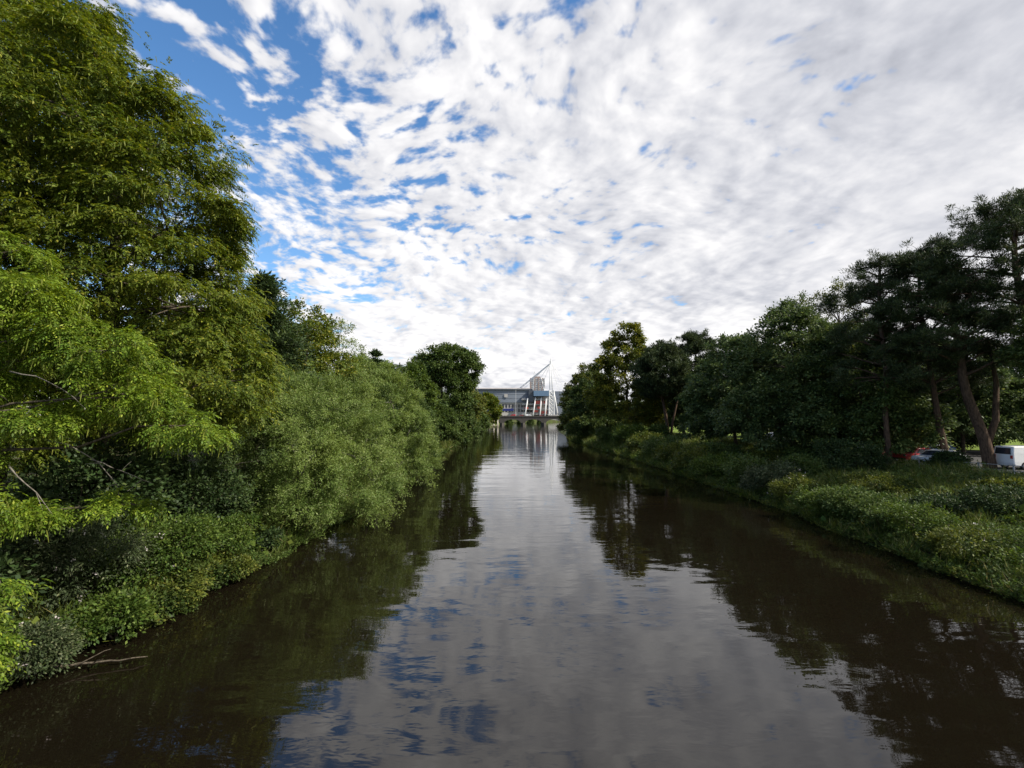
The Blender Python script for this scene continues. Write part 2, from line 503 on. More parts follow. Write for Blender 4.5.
def tree(name, label, cat, x, y, H, R, leaf, base=2.0, ncl=220, m=90, spread=None, Ln=0.3, W=0.17, seed=1, lobes=None, bark='brown',
         group=None, r0=None, lean=(0, 0), droop=0.25, nbr=40, k=7, inner=0.22, flat=0.65, z=None, trunk_to=0.75, skirt=0):
    rng = np.random.RandomState(seed)
    z = gz(x, y) if z is None else z
    root = thing(name, label, cat, (x, y, z), 0, group)
    lobes = lobes or auto_lobes(rng, H, R, base, k, skirt)
    P, O = clumps(rng, lobes, ncl, inner)
    sp = spread or R * 0.16
    v, f = leaf_cloud(rng, P, O, int(m * 1.5), sp, Ln * 1.08, W * 1.12, droop, flat)
    skeleton(rng, lobes, P, H, r0 or H * 0.016, lean, nbr, trunk_to=trunk_to).build('trunk', B[bark], root, smooth=True)
    mesh_np('crown', v, f, L[leaf], root)
    return root


def bush(name, label, x, y, H, R, leaf, ncl=60, m=80, Ln=0.14, W=0.08, seed=1, group=None, sx=1.0, sy=1.0, flowers=0, cat='shrub', droop=0.2, spread=None):
    rng = np.random.RandomState(seed)
    z = gz(x, y)
    z = max(z, 0.05)
    root = thing(name, label, cat, (x, y, z), 0, group)
    lob = [(0, 0, H * 0.45, R * 0.8 * sx, R * 0.8 * sy, H * 0.5)]
    for i in range(6):
        a = i * 2.4 + rng.uniform(-.4, .4); q = rng.uniform(0.45, 0.75)
        s = rng.uniform(0.3, 0.48)
        lob.append((math.cos(a) * R * q * sx, math.sin(a) * R * q * sy, H * rng.uniform(0.2, 0.75), R * s * sx, R * s * sy, H * s * 0.8))
    P, O = clumps(rng, lob, ncl, 0.2, -0.6)
    v, f = leaf_cloud(rng, P, O, m, spread or min(R, H) * 0.26, Ln, W, droop, 0.75)
    mb = MB()
    for i in rng.choice(len(P), min(14, len(P)), replace=False):
        a = rng.uniform(0, 6.28)
        limb(mb, rng, (math.cos(a) * R * .18, math.sin(a) * R * .18, -0.2), P[i], 0.035 * H ** 0.5, 0.010, 0.12, 5, 4)
    mb.build('stem', B['brown'], root, smooth=True)
    mesh_np('foliage', v, f, L[leaf], root)
    if flowers:
        i = rng.choice(len(P), flowers)
        fp = P[i] + O[i] * min(R, H) * 0.22 + rng.normal(size=(flowers, 3)) * 0.12
        v, f = leaf_cloud(rng, fp, O[i], 7, 0.07, 0.07, 0.06, 0, 1)
        mesh_np('blossom', v, f, L['flower'], root)['kind'] = 'stuff'
    return root


# ---- wingnut trees with pinnate leaves and hanging catkins
def wingnut_leaves(rng, cen, out, ns, spread, rach=0.42, leafl=0.125, lw=0.05):
    n = len(cen); N = n * ns; K = 9
    sp = spread * rng.uniform(0.6, 1.35, (n, 1, 1))
    off = unit(rng.normal(size=(n, ns, 3))) * np.abs(rng.normal(0.62, 0.36, (n, ns, 1))) * sp * np.array([1, 1, 0.55])
    P = (cen[:, None] + off).reshape(-1, 3)
    o = unit(off).reshape(-1, 3) * 0.8 + np.repeat(out, ns, 0) * 0.6; o[:, 2] *= 0.4
    D = unit(o + rng.normal(size=o.shape) * 0.35 + np.array([0, 0, -0.15]))
    S = unit(np.cross(D, np.array([0, 0, 1.0]) + rng.normal(size=D.shape) * 0.35))
    U = np.cross(S, D)
    rl = rach * rng.uniform(0.7, 1.25, N)
    Ps = []; As = []; Ss = []; Ls = []; Ws = []
    for k in range(K):
        t = (k // 2 + 1) / (K // 2 + 1) if k < K - 1 else 1.0
        side = 0 if k == K - 1 else (1 if k % 2 else -1)
        pos = P + D * (rl * t)[:, None] - np.array([0, 0, 1.0]) * (rl * 0.45 * t * t)[:, None]
        dd = unit(D - np.array([0, 0, 0.8 * t]))
        A = unit(S * side * 0.85 + dd * (0.55 if side else 1.0) - np.array([0, 0, 0.25]) + rng.normal(size=D.shape) * 0.12)
        SS = unit(np.cross(A, U + rng.normal(size=D.shape) * 0.2))
        Ps.append(pos); As.append(A); Ss.append(SS)
        Ls.append(leafl * rng.uniform(0.75, 1.2, N)); Ws.append(lw * rng.uniform(0.8, 1.2, N))
    cat = lambda a: np.concatenate(a)
    return leaf_quads(cat(Ps), cat(As), cat(Ss), cat(Ls), cat(Ws))


def catkin_mesh(rng, cen, out, n, spread):
    i = rng.choice(len(cen), n)
    P = cen[i] + out[i] * spread * np.array([0.7, 0.7, 0.2]) + rng.normal(size=(n, 3)) * spread * np.array([0.5, 0.5, 0.3]) - np.array([0, 0, 0.22])
    ln = rng.uniform(0.18, 0.42, n); V = []; Fc = []
    K = 5
    lean = rng.normal(size=(n, 3)) * 0.06; lean[:, 2] = 0
    for q in range(2):
        ang = rng.uniform(0, PI, n) + q * PI / 2
        s = np.stack([np.cos(ang), np.sin(ang), 0 * ang], -1) * (rng.uniform(0.010, 0.018, n))[:, None]
        rows = []
        for k in range(K):
            t = k / (K - 1); w = (0.6, 1.1, 1.0, 0.8, 0.25)[k]
            c = P + lean * t * ln[:, None] * 3 - np.array([0, 0, 1.0]) * (ln * t)[:, None]
            rows.append((c - s * w, c + s * w))
        base = sum(len(a) for a in V)
        arr = np.stack([np.stack(r, 1) for r in rows], 1)        # n,K,2,3
        V.append(arr.reshape(-1, 3))
        idx = base + np.arange(n * K * 2).reshape(n, K, 2)
        Fc.append(np.stack([idx[:, :-1, 0], idx[:, :-1, 1], idx[:, 1:, 1], idx[:, 1:, 0]], -1).reshape(-1, 4))
    return np.concatenate(V), np.concatenate(Fc)


def wingnut(label, x, y, H, lobes, ncl, ns, spread, seed, leaf='wingnut', ncat=600, r0=0.5, nbr=80, bark='brown', rach=0.42, leafl=0.125, lw=0.05, trunk_to=0.75, inner=0.22):
    rng = np.random.RandomState(seed); z = gz(x, y)
    root = thing('wingnut_tree', label, 'tree', (x, y, z), 0, 'wingnut trees on the left bank')
    lob = [(l[0] - x, l[1] - y, l[2] - z, *l[3:]) for l in lobes]
    P, O = clumps(rng, lob, ncl, inner)
    v, f = wingnut_leaves(rng, P, O, ns, spread, rach, leafl, lw)
    skeleton(rng, lob, P, H, r0, (0, 0), nbr, trunk_to=trunk_to).build('trunk', B[bark], root, smooth=True)
    mesh_np('crown', v, f, L[leaf], root)
    if ncat:
        v, f = catkin_mesh(rng, P, O, ncat, spread)
        mesh_np('hanging_catkins', v, f, L['catkin'], root)['kind'] = 'stuff'
    return root


wingnut('tall wingnut tree towering over the left bank, domed crown out over the shrubs', -22, 26, 27,
        [(-22.1, 25.5, 20.0, 6.2, 6, 6.2), (-21.0, 25, 13.5, 6.4, 6, 5.4), (-18.0, 24.5, 17.5, 3.2, 4, 4.2), (-18.8, 24.5, 22.3, 2.4, 3, 2.4),
         (-15.9, 24, 9.6, 3.2, 4, 2.8), (-26, 24, 16, 6, 6, 7), (-25, 22, 9, 6, 5, 4.5), (-22.5, 22, 23, 4, 4, 4), (-16.7, 25, 13.6, 2.2, 3, 2.4),
         (-20.6, 24.5, 25.2, 2.4, 3, 1.8)],
        900, 62, 0.95, 5, 'wingnut', 4200, 0.62, 130, leafl=0.17, lw=0.075, rach=0.38)
wingnut('tallest tree on the left bank, its top cut off by the picture edge', -33, 31, 37,
        [(-33.5, 30, 30, 7, 7, 7), (-30.5, 29, 33.5, 4.2, 4, 4), (-30, 29, 25, 6, 5, 6), (-36, 30, 22, 8, 7, 8), (-28.6, 29, 30, 3, 3, 3.0)],
        620, 50, 1.15, 6, 'wingnut', 500, 0.7, 70, rach=0.46, leafl=0.2, lw=0.095)
wingnut('nearest wingnut tree with low bright boughs and hanging catkins above the bank', -21, 15.5, 17,
        [(-16.6, 16, 12.0, 1.2, 1.2, 0.8), (-13.9, 16.5, 10.2, 1.5, 1.4, 0.75), (-15.4, 16.2, 11.0, 0.9, 1, 0.5), (-13.2, 16.5, 8.8, 1.6, 1.4, 0.72), (-11.2, 16.8, 7.6, 1.0, 1.0, 0.55),
         (-12.2, 16.6, 8.5, 0.8, 0.9, 0.45), (-15.5, 15.8, 8.0, 1.1, 1.1, 0.5), (-17.0, 15.5, 6.6, 0.9, 1.0, 0.6), (-13.2, 16.6, 4.9, 0.85, 0.9, 0.42), (-15.4, 15.6, 4.8, 0.7, 0.8, 0.36),
         (-13.7, 12.4, 3.3, 0.9, 1.0, 0.6), (-14.2, 12.3, 1.9, 1.0, 1.0, 0.6), (-14.6, 13.2, 5.6, 0.7, 0.8, 0.4), (-18.5, 16, 9.6, 1.8, 1.8, 1.2), (-19, 16, 13, 2.4, 2.4, 1.8)],
        320, 44, 0.38, 7, 'wingnut_fresh', 1700, 0.19, 110, 'brown', rach=0.36, leafl=0.125, lw=0.05)

near = [o for o in COL.objects if o.name.startswith('wingnut_tree') and 'nearest' in o['label']][0]
bt_ = MB(); rb = np.random.RandomState(77); nb = Vector(near.location)
for bi, (a, b) in enumerate([((-15.2, 16.0, 7.2), (-13.4, 16.7, 5.2)), ((-14.2, 16.3, 6.5), (-12.5, 16.9, 5.6)), ((-15.6, 15.0, 6.4), (-14.6, 15.6, 4.6)),
             ((-16.0, 15.2, 9.4), (-13.9, 15.6, 8.3)), ((-14.8, 13.2, 4.4), (-13.6, 13.2, 3.2))]):
    bt_ = MB()
    pts = limb(bt_, rb, Vector(a) - nb, Vector(b) - nb, 0.024, 0.008, 0.2, 7, 5)
    for k in (3, 5):
        limb(bt_, rb, pts[k], pts[k] + Vector(rb.normal(size=3)) * 0.3, 0.014, 0.005, 0.1, 4, 4)
    bt_.build('bare_branch', B['grey'], near, smooth=True)

# ---- willows: rounded heads of fine upright-arching shoots
def willow(label, x, y, lobes, nsh, seed, leaf='willow', Ln=0.17, W=0.045, per=34, shoot=1.2):
    rng = np.random.RandomState(seed); z = max(gz(x, y), 0.05)
    root = thing('willow_tree', label, 'tree', (x, y, z), 0, 'willows leaning over the left bank')
    lob = [(l[0] - x, l[1] - y, l[2] - z, *l[3:]) for l in lobes]
    npl = nsh // 20; nsh = npl * 20
    Pc, Oc = clumps(rng, lob, npl, 0.10, -0.75)
    P = np.repeat(Pc, 20, 0) + rng.normal(size=(nsh, 3)) * 0.27; O = unit(np.repeat(Oc, 20, 0) + rng.normal(size=(nsh, 3)) * 0.45)
    ln = shoot * rng.uniform(0.55, 1.25, nsh)
    D = unit(O * 0.9 + np.array([0, 0, 0.55]) + rng.normal(size=O.shape) * 0.35)
    t = np.sort(rng.uniform(0.0, 1.0, (nsh, per)), 1)
    base = P - O * 0.35 * ln[:, None]
    pos = base[:, None] + D[:, None] * (ln[:, None] * t)[..., None] + O[:, None] * (ln[:, None] * 0.25 * t * t)[..., None] * np.array([1, 1, 0]) \
        - np.array([0, 0, 1.0]) * (ln[:, None] * 0.42 * t * t)[..., None]
    wob = rng.normal(size=pos.shape) * 0.075
    pos = (pos + wob).reshape(-1, 3)
    DD = np.repeat(D, per, 0)
    A = unit(DD * 0.5 + rng.normal(size=pos.shape) * 0.6 + np.array([0, 0, -0.15]))
    S = unit(np.cross(A, np.array([0, 0, 0.55]) + np.repeat(O, per, 0) * 0.95 + rng.normal(size=pos.shape) * 0.32))
    k = rng.uniform(0.7, 1.3, len(pos))
    v, f = leaf_quads(pos, A, S, Ln * k, W * k)
    mb = MB()
    for i in range(5):
        a = i * 1.3
        limb(mb, rng, (math.cos(a) * .3, math.sin(a) * .3, -0.4), Vector(lob[i % len(lob)][:3]) * 0.7, 0.16, 0.04, 0.12, 7, 7)
    for i in rng.choice(nsh, 24, replace=False):
        l = lob[rng.randint(len(lob))]
        j = min(range(len(lob)), key=lambda q: np.linalg.norm(np.array(lob[q][:3]) - P[i]))
        limb(mb, rng, lob[j][:3], P[i], 0.035, 0.010, 0.15, 5, 4)
    mb.build('trunk', B['grey'], root, smooth=True)
    mesh_np('crown', v, f, L[leaf], root)
    return root


willow('broad grey-green willow, nearest of the rounded willows, touching the water', -15, 33.5,
       [(-15.4, 34.5, 6.8, 3.9, 4.2, 4.6), (-11.3, 34.8, 5.0, 2.4, 2.8, 3.4), (-13.4, 30.9, 4.2, 2.2, 2.2, 3.6), (-16.6, 30.8, 4.2, 2.4, 2.4, 3.0), (-10.3, 36, 3.0, 2.1, 2.6, 2.6), (-12.9, 35, 8.4, 2.6, 2.8, 2.4), (-17.4, 33, 7.6, 2.4, 2.6, 2.6), (-11.3, 32.0, 2.6, 1.9, 2, 2.0)],
       6400, 21, 'willow', 0.15, 0.045)
willow('second willow along the left bank, rounded top above the nearest one', -15.0, 53,
       [(-15.0, 53, 8.0, 4.6, 5, 5.8), (-11.9, 54, 5.4, 2.7, 3.4, 4.2), (-11.0, 55.5, 2.8, 2.1, 3, 2.6), (-16.6, 51, 9.6, 3.2, 3.4, 3.6), (-12.9, 51.5, 9.4, 2.4, 2.6, 2.6)],
       3600, 22, 'willow', 0.20, 0.06)
willow('dull willow, shadow coloured into its leaves, between wingnut boughs and the nearest willow', -20, 32,
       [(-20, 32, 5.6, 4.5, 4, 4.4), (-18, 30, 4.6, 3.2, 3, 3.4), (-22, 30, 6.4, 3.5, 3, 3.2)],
       2600, 23, 'willow_dull_shaded')
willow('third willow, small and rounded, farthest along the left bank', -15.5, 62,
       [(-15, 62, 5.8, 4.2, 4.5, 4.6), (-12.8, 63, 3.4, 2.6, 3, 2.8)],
       1500, 24, 'willow_dull_shaded', 0.26, 0.08)

# ---- left bank, behind and beyond the willows
def conifer(label, x, y, H, R, seed, leaf='conifer', name='conifer_tree', tiers=11, base=0.18, group=None, pad_n=26, m=34, Ln=0.32, W=0.09):
    rng = np.random.RandomState(seed); z = gz(x, y)
    root = thing(name, label, 'tree', (x, y, z), 0, group)
    mb = MB(); pts = limb(mb, rng, (0, 0, -0.3), (0, 0, H * 0.99), H * 0.017, 0.03, 0.01, 9, 8)
    cen = []; out = []
    for i in range(tiers):
        t = i / (tiers - 1); h = H * (base + (0.97 - base) * t)
        rr = R * (1 - t) ** 0.75 * rng.uniform(0.75, 1.15) + 0.3
        for k in range(max(3, int(7 - 4 * t))):
            a = k * 2 * PI / max(3, int(7 - 4 * t)) + i * 1.1 + rng.uniform(-.3, .3); q = rr * rng.uniform(0.7, 1.15)
            e = (math.cos(a) * q, math.sin(a) * q, h + rng.uniform(-.3, .4))
            limb(mb, rng, (0, 0, h - 0.1 * q), e, 0.07 * (1.2 - t), 0.02, 0.05, 5, 5)
            for j in range(5):
                s = (j + 1) / 5
                cen.append((e[0] * s, e[1] * s, h + (e[2] - h) * s + rng.uniform(-.15, .2))); out.append((math.cos(a), math.sin(a), 0.25))
    cen.append((0, 0, H)); out.append((0, 0, 1.0))
    v, f = leaf_cloud(rng, np.array(cen), np.array(out), m, R * 0.2, Ln, W, 0.05, 0.45)
    mb.build('trunk', B['brown'], root, smooth=True)
    mesh_np('crown', v, f, L[leaf], root)
    return root


conifer('dark ragged conifer showing above the wingnut on the left bank', -21.5, 41, 17.2, 5.4, 31, tiers=15, m=130, base=0.3, W=0.13)
tree('yellowing_tree', 'tree with yellow tinged top behind the dark conifer', 'tree', -21.6, 50, 17.2, 5.0, 'yellow', 3, 280, 90, 0.8, 0.24, 0.14, 32)
tree('slender_tree', 'sparse pale tree with open twigs above the willow tops', 'tree', -22, 60, 17.0, 4.4, 'willow', 5, 170, 60, 0.75, 0.22, 0.10, 33, inner=0.1)
conifer('small dark pointed conifer among paler trees behind the willows', -24, 84, 16.5, 3.2, 34, tiers=10, m=60, Ln=0.45, W=0.2)
tree('slender_tree', 'thin feathery tree left of the small pointed conifer', 'tree', -25, 76, 15.5, 3.6, 'willow_dull_shaded', 5, 90, 60, 0.7, 0.3, 0.15, 35)
tree('bushy_tree', 'bushy mid green tree between the pointed conifer and the big round tree', 'tree', -24, 98, 16, 5.5, 'mid', 2, 170, 90, 1.0, 0.4, 0.22, 36)
tree('bright_tree', 'narrow fresh green tree left of the big round tree', 'tree', -20.5, 101, 17, 4.6, 'fern', 2, 190, 100, 0.9, 0.38, 0.22, 37)
tree('round_tree', 'big round dark green tree rising highest at the far left bank', 'tree', -17.8, 124, 25, 10.4, 'mid', 2, 420, 110, 1.3, 0.48, 0.28, 38, k=11)
tree('bank_tree', 'low dense tree at the water in front of the big round tree', 'tree', -16.6, 108, 9.5, 4.2, 'mid', 0.3, 150, 90, 0.85, 0.38, 0.2, 39)
tree('bank_tree', 'small dull tree at the water just past the willows', 'tree', -17, 84, 9.5, 3.8, 'willow_dull_shaded', 0.3, 150, 90, 0.8, 0.34, 0.16, 40)
tree('bank_tree', 'rounded tree overhanging the water right of the big round tree', 'tree', -17.5, 152, 13, 5.6, 'dark', 0.3, 150, 90, 1.1, 0.5, 0.3, 41)
tree('bank_tree', 'pale olive tree beyond the round tree on the left bank', 'tree', -20, 205, 18, 7.5, 'olive', 0.5, 150, 90, 1.4, 0.7, 0.45, 42)
tree('bank_tree', 'yellowish tree beside the bridge at the left bank end', 'tree', -15.5, 318, 22, 9, 'yellow', 0.5, 150, 90, 1.8, 0.95, 0.6, 43)
tree('bank_tree', 'green tree just left of the yellowish tree near the bridge', 'tree', -23, 270, 19, 8.5, 'olive', 0.5, 150, 90, 1.7, 0.85, 0.55, 44)
tree('bank_tree', 'low dark tree filling the bank below the yellowish trees', 'tree', -17.5, 235, 10, 5.0, 'mid', 0.2, 100, 80, 1.1, 0.7, 0.45, 45)

bt = tree('bank_tree', 'low leafy tree overhanging the water at the far left bend', 'tree', -16.5, 132, 8.5, 4.4, 'mid', 0.1, 130, 80, 0.9, 0.5, 0.3, 47, skirt=5)
for (x, y, s, rz, lb) in [(-16.8, 172, 1.0, 1.0, 'low leafy tree at the water below the pale olive tree'),
                          (-17.4, 190, 0.9, 2.2, 'low leafy tree at the water second before the yellowish trees'),
                          (-18.5, 214, 1.0, 4.0, 'low leafy tree at the water just before the yellowish trees'),
                          (-17.0, 262, 1.1, 5.0, 'low leafy tree at the water among the yellowish trees'),
                          (-14, 424, 1.15, 3.0, 'small tree showing over the left end of the bridge parapet'),
                          (-3, 462, 0.9, 1.0, 'left low tree added to darken the view under the bridge'),  # this and the next three: added so the arches look dark
                          (9, 492, 1.0, 2.0, 'middle low tree added to darken the view under the bridge'),
                          (20, 512, 0.9, 0.4, 'right low tree added to darken the view under the bridge'),
                          (32, 528, 1.0, 1.4, 'low tree added to darken the rightmost open arch')]:
    copy_thing(bt, (x, y, gz(x, y)), rz, lb, s)

dk = tree('shade_tree', 'dark broad tree deep behind the nearest wingnut boughs', 'tree', -31, 18, 18, 7.5, 'dark', 0.5, 280, 110, 1.2, 0.36, 0.2, 46, k=10, group='trees behind the left bank')
for (x, y, s, rz, lb) in [(-30, 44, 0.85, 1.0, 'dark tree standing behind the dull willow and the ragged conifer'),
                          (-32, 64, 0.95, 2.4, 'dark tree behind the sparse pale tree on the left'),
                          (-33, 112, 1.0, 3.6, 'dark tree standing left behind the big round tree'),
                          (-27, 148, 1.0, 5.0, 'dark tree standing right behind the big round tree')]:
    copy_thing(dk, (x, y, gz(x, y)), rz, lb, s)

# ---- right bank broadleaves
tree('bank_tree', 'dense olive tree leaning over the river at the right bank end', 'tree', 26.5, 168, 24, 9.5, 'olive', 0.5, 330, 110, 1.3, 0.55, 0.32, 51, k=10, skirt=6)
tree('bank_tree', 'dark dense tree at the water left below the yellow topped tree', 'tree', 24.5, 142, 19, 7.5, 'dark', 0.3, 280, 110, 1.1, 0.5, 0.3, 52, k=9, skirt=6)
tree('bank_tree', 'tall tree with loose yellowish top on the right bank', 'tree', 28, 117.5, 27.6, 7.4, 'lime', 1, 0 + 420, 100, 1.1, 0.46, 0.27, 53, k=9,
     lobes=[(0, 0, 12, 7.2, 7, 9), (-0.6, 0, 20, 5.4, 5, 5.4), (0.2, -1, 25.5, 3.6, 3.2, 3.0), (-5, 0, 10, 4.5, 4, 5), (5.0, -2, 11, 4.0, 4, 6), (3.6, -2, 18.5, 4.0, 3, 3.6), (4.5, 0, 5, 4, 4, 4), (-4.4, -1, 17, 3.8, 3.4, 3.8), (-2.4, 0, 24, 2.4, 2, 2.2), (1, -2, 15, 6, 4, 5), (0, -4, 5, 5, 4, 4.5)])
tree('bank_tree', 'low dark tree at the water where the right bank disappears', 'tree', 26, 190, 12, 6.5, 'dark', 0.2, 150, 90, 1.2, 0.6, 0.36, 54)
tree('bank_tree', 'far tree on the right bank hiding the bridge end', 'tree', 44, 300, 22, 12, 'dark', 0.3, 200, 90, 2.0, 0.9, 0.6, 55)
ch = tree('chestnut_tree', 'dark broad tree in the middle of the right tree row', 'tree', 34.4, 74.4, 18, 7.2, 'chestnut', 2.0, 490, 110, 0.95, 0.34, 0.2, 56, k=11, skirt=7, group='dark broad trees along the right bank')
tree('chestnut_tree', 'large dark tree with drooping skirts right of the middle of the row', 'tree', 34.6, 59, 19.4, 7.4, 'chestnut', 1.9, 550, 120, 0.95, 0.30, 0.17, 57, k=12, skirt=7, group='dark broad trees along the right bank')
tree('chestnut_tree', 'dark domed tree left of the tall right pines', 'tree', 38.6, 52.8, 16, 6.2, 'dark', 0.9, 470, 110, 0.9, 0.28, 0.16, 58, k=11, skirt=7, group='dark broad trees along the right bank')
for (x, y, s, rz, lb) in [(40.5, 97, 0.86, 2.0, 'dark tree between the two-trunked pines and the broad middle tree'),
                          (50, 74, 1.05, 4.0, 'dark tree set back behind the drooping skirts tree'),
                          (56, 60, 0.82, 5.2, 'dark tree set back between the pine trunks'),
                          (47, 132, 1.0, 0.7, 'dark tree behind the two-trunked pines'),
                          (52, 94, 1.0, 1.4, 'dark tree set back left behind the middle of the row'),
                          (58, 112, 1.05, 2.6, 'dark tree farthest back between pines and row'),
                          (68, 80, 1.0, 3.3, 'dark tree across the car park behind the drooping skirts tree'),
                          (70, 62, 0.9, 0.2, 'dark tree across the car park behind the slim pine'),
                          (74, 49, 0.6, 1.9, 'low dark tree across the car park behind the curving pine'),
                          (44, 150, 1.0, 4.4, 'dark tree beyond the yellow topped tree')]:
    copy_thing(ch, (x, y, gz(x, y)), rz, lb, s)
tree('slender_tree', 'tall thin tree with airy top above the dark row', 'tree', 46, 76, 25, 4.4, 'mid', 9, 130, 60, 0.85, 0.3, 0.15, 61, inner=0.1, k=6)
tree('slender_tree', 'airy pale twigged tree just left of the right pines', 'tree', 45, 66, 24, 3.8, 'olive', 10, 80, 46, 0.75, 0.26, 0.13, 62, inner=0.1, k=6)

tree('chestnut_tree', 'dark broad tree added at the right picture edge to shade the bank', 'tree', 46.5, 35.5, 15.0, 6.6, 'dark', 7.0, 300, 100, 0.9, 0.26, 0.15, 63, k=10, group='dark broad trees along the right bank')  # added crown that throws shade on the right bank slope

# ---- pines: bare curving trunks and flat pads of needles
def pine(label, x, y, path, pads, seed, r0=0.38, group='pines on the right bank', ncl=21, m=80, Ln=0.30, W=0.055, extra=()):
    """path: trunk points relative to the base; pads: (x,y,z,r) relative to the base"""
    rng = np.random.RandomState(seed); z = gz(x, y)
    root = thing('pine_tree', label, 'tree', (x, y, z), 0, group)
    mb = MB()
    pv = [Vector(p) for p in path]; fine = []
    for i in range(len(pv) - 1):
        a = pv[max(i - 1, 0)]; b = pv[i]; c = pv[i + 1]; d = pv[min(i + 2, len(pv) - 1)]
        for k in range(4):
            t = k / 4
            fine.append(0.5 * ((2 * b) + (c - a) * t + (2 * a - 5 * b + 4 * c - d) * t * t + (3 * b - a - 3 * c + d) * t ** 3))
    fine.append(pv[-1])
    n = len(fine)
    mb.tube(fine, [r0 * (1 - 0.78 * i / n) for i in range(n)], 10)
    mb.tube([fine[0] - Vector((0, 0, .1)), fine[0] + Vector((0, 0, .3)), fine[1]], [r0 * 1.5, r0 * 1.2, r0 * 0.9], 10)
    for e in extra:
        mb.tube([Vector(p) for p in e[0]], e[1], 8)
    cen = []; out = []
    for (px, py, pz, r) in pads:
        c = Vector((px, py, pz))
        j = min(range(n // 3, n), key=lambda i: (fine[i] + Vector((0, 0, 0.35 * (Vector((px, py)) - Vector((fine[i].x, fine[i].y))).length)) - c).length)
        lp = limb(mb, rng, fine[j], c, 0.11, 0.035, 0.14, 6, 6)
        k = int(ncl * r * r / 2.2)
        for q in range(k):
            a = rng.uniform(0, 6.28); rr = r * min(1.35, abs(rng.normal(0, 0.62)))
            hz = 0.42 * r
            p = c + Vector((math.cos(a) * rr, math.sin(a) * rr, hz * rng.normal(0.1, 0.55)))
            cen.append(p); out.append((math.cos(a) * .6, math.sin(a) * .6, 0.5))
            if q % 4 == 0:
                limb(mb, rng, c, p, 0.028, 0.010, 0.08, 4, 4)
    cen = np.array([tuple(c) for c in cen]); out = np.array(out)
    v, f = leaf_cloud(rng, cen, out, m, 0.42 if y < 60 else 0.62, Ln, W, -0.2, 0.75)
    mb.build('trunk', B['pine'], root, smooth=True)
    mesh_np('crown', v, f, L['pine'], root)
    return root


def pads_auto(rng, path, n, R, z0, top, rmin=0.9, rmax=1.9):
    pts = np.array(path); out = []
    for i in range(n):
        z = z0 + (top - z0) * (i + 0.5) / n + rng.uniform(-.5, .5)
        x = np.interp(z, pts[:, 2], pts[:, 0]); y = np.interp(z, pts[:, 2], pts[:, 1])
        t = (z - z0) / (top - z0)
        a = i * 2.4 + rng.uniform(-.5, .5); q = R * (0.35 + 0.75 * math.sin(PI * (0.22 + 0.72 * t))) * rng.uniform(0.55, 1.05)
        if i > n - 3:
            q *= 0.3
        out.append((x + math.cos(a) * q, y + math.sin(a) * q, z, rng.uniform(rmin, rmax)))
    return out


rp = np.random.RandomState(9)
p1 = [(0, 0, -0.3), (-0.6, 0, 4), (-1.5, 0, 9), (-1.2, 0.3, 14), (-2.4, 0, 19), (-2.6, 0, 23)]
pine('tall pine with leaning bare trunk, rightmost in the picture', 50.4, 42.5, [(0, 0, -0.3), (-1.4, 0, 4.5), (-3.4, 0, 10), (-4.6, 0, 15), (-5.0, 0, 20), (-4.4, 0, 24)],
     pads_auto(rp, [(0, 0, 0), (-4.8, 0, 15), (-4.4, 0, 24)], 72, 5.8, 11.5, 24.5, 0.9, 2.1), 71, 0.5)
pine('tall pine with thick forked trunk curving left, second from the right', 43.5, 44, [(0, 0, -0.3), (-0.5, 0, 3), (-1.9, 0, 7.5), (-2.3, 0, 12), (-3.2, 0, 17), (-3.0, 0, 21)],
     pads_auto(rp, [(0, 0, 0), (-2.3, 0, 12), (-3, 0, 21)], 52, 5.0, 10, 21.5, 0.8, 1.8), 72, 0.52,
     extra=[([(-0.3, 0, 2.2), (0.9, 0.2, 4.6), (1.2, 0.2, 8), (0.8, 0.3, 12)], [0.3, 0.26, 0.2, 0.1])])
pine('pine with straight paler trunk, third from the right', 42.5, 47, [(0, 0, -0.3), (-0.8, 0, 4), (-1.2, 0, 8), (-1.8, 0, 13), (-2.0, 0, 18), (-1.8, 0, 20)],
     pads_auto(rp, [(0, 0, 0), (-2, 0, 18), (-1.8, 0, 20)], 46, 4.6, 8.5, 20.5, 0.9, 1.8), 73, 0.34)
pine('slim pine with thin upright trunk left of the other right pines', 37.3, 47.8, [(0, 0, -0.3), (-0.2, 0, 5), (0.1, 0, 10), (-0.3, 0, 15), (0, 0, 20), (0, 0, 21)],
     pads_auto(rp, [(0, 0, 0), (0, 0, 21)], 46, 4.6, 7.5, 20.5, 0.9, 1.8), 74, 0.3)
pine('reddish two-trunked pine on the bank top beyond the middle of the row', 34.5, 106, [(0, 0, -0.3), (-0.6, 0, 5), (-1.4, 0, 10), (-1.6, 0, 15), (-1, 0, 19)],
     pads_auto(rp, [(0, 0, 0), (-1.5, 0, 12), (-1, 0, 19)], 34, 5.4, 9.5, 20, 1.4, 2.4), 75, 0.42, m=80, Ln=0.5, W=0.13,
     extra=[([(0.3, 0, 0), (0.9, 0, 4), (2.2, 0.2, 9), (2.6, 0.2, 13)], [0.3, 0.26, 0.2, 0.1])])
pine('dark pine with knobbly top standing above the bank row', 42.5, 113, [(0, 0, -0.3), (0.4, 0, 6), (0.2, 0, 12), (1.0, 0, 18), (0.8, 0, 23)],
     pads_auto(rp, [(0, 0, 0), (0.6, 0, 12), (0.8, 0, 23)], 36, 5.4, 7.5, 23.5, 1.3, 2.3), 76, 0.45, m=80, Ln=0.5, W=0.13)

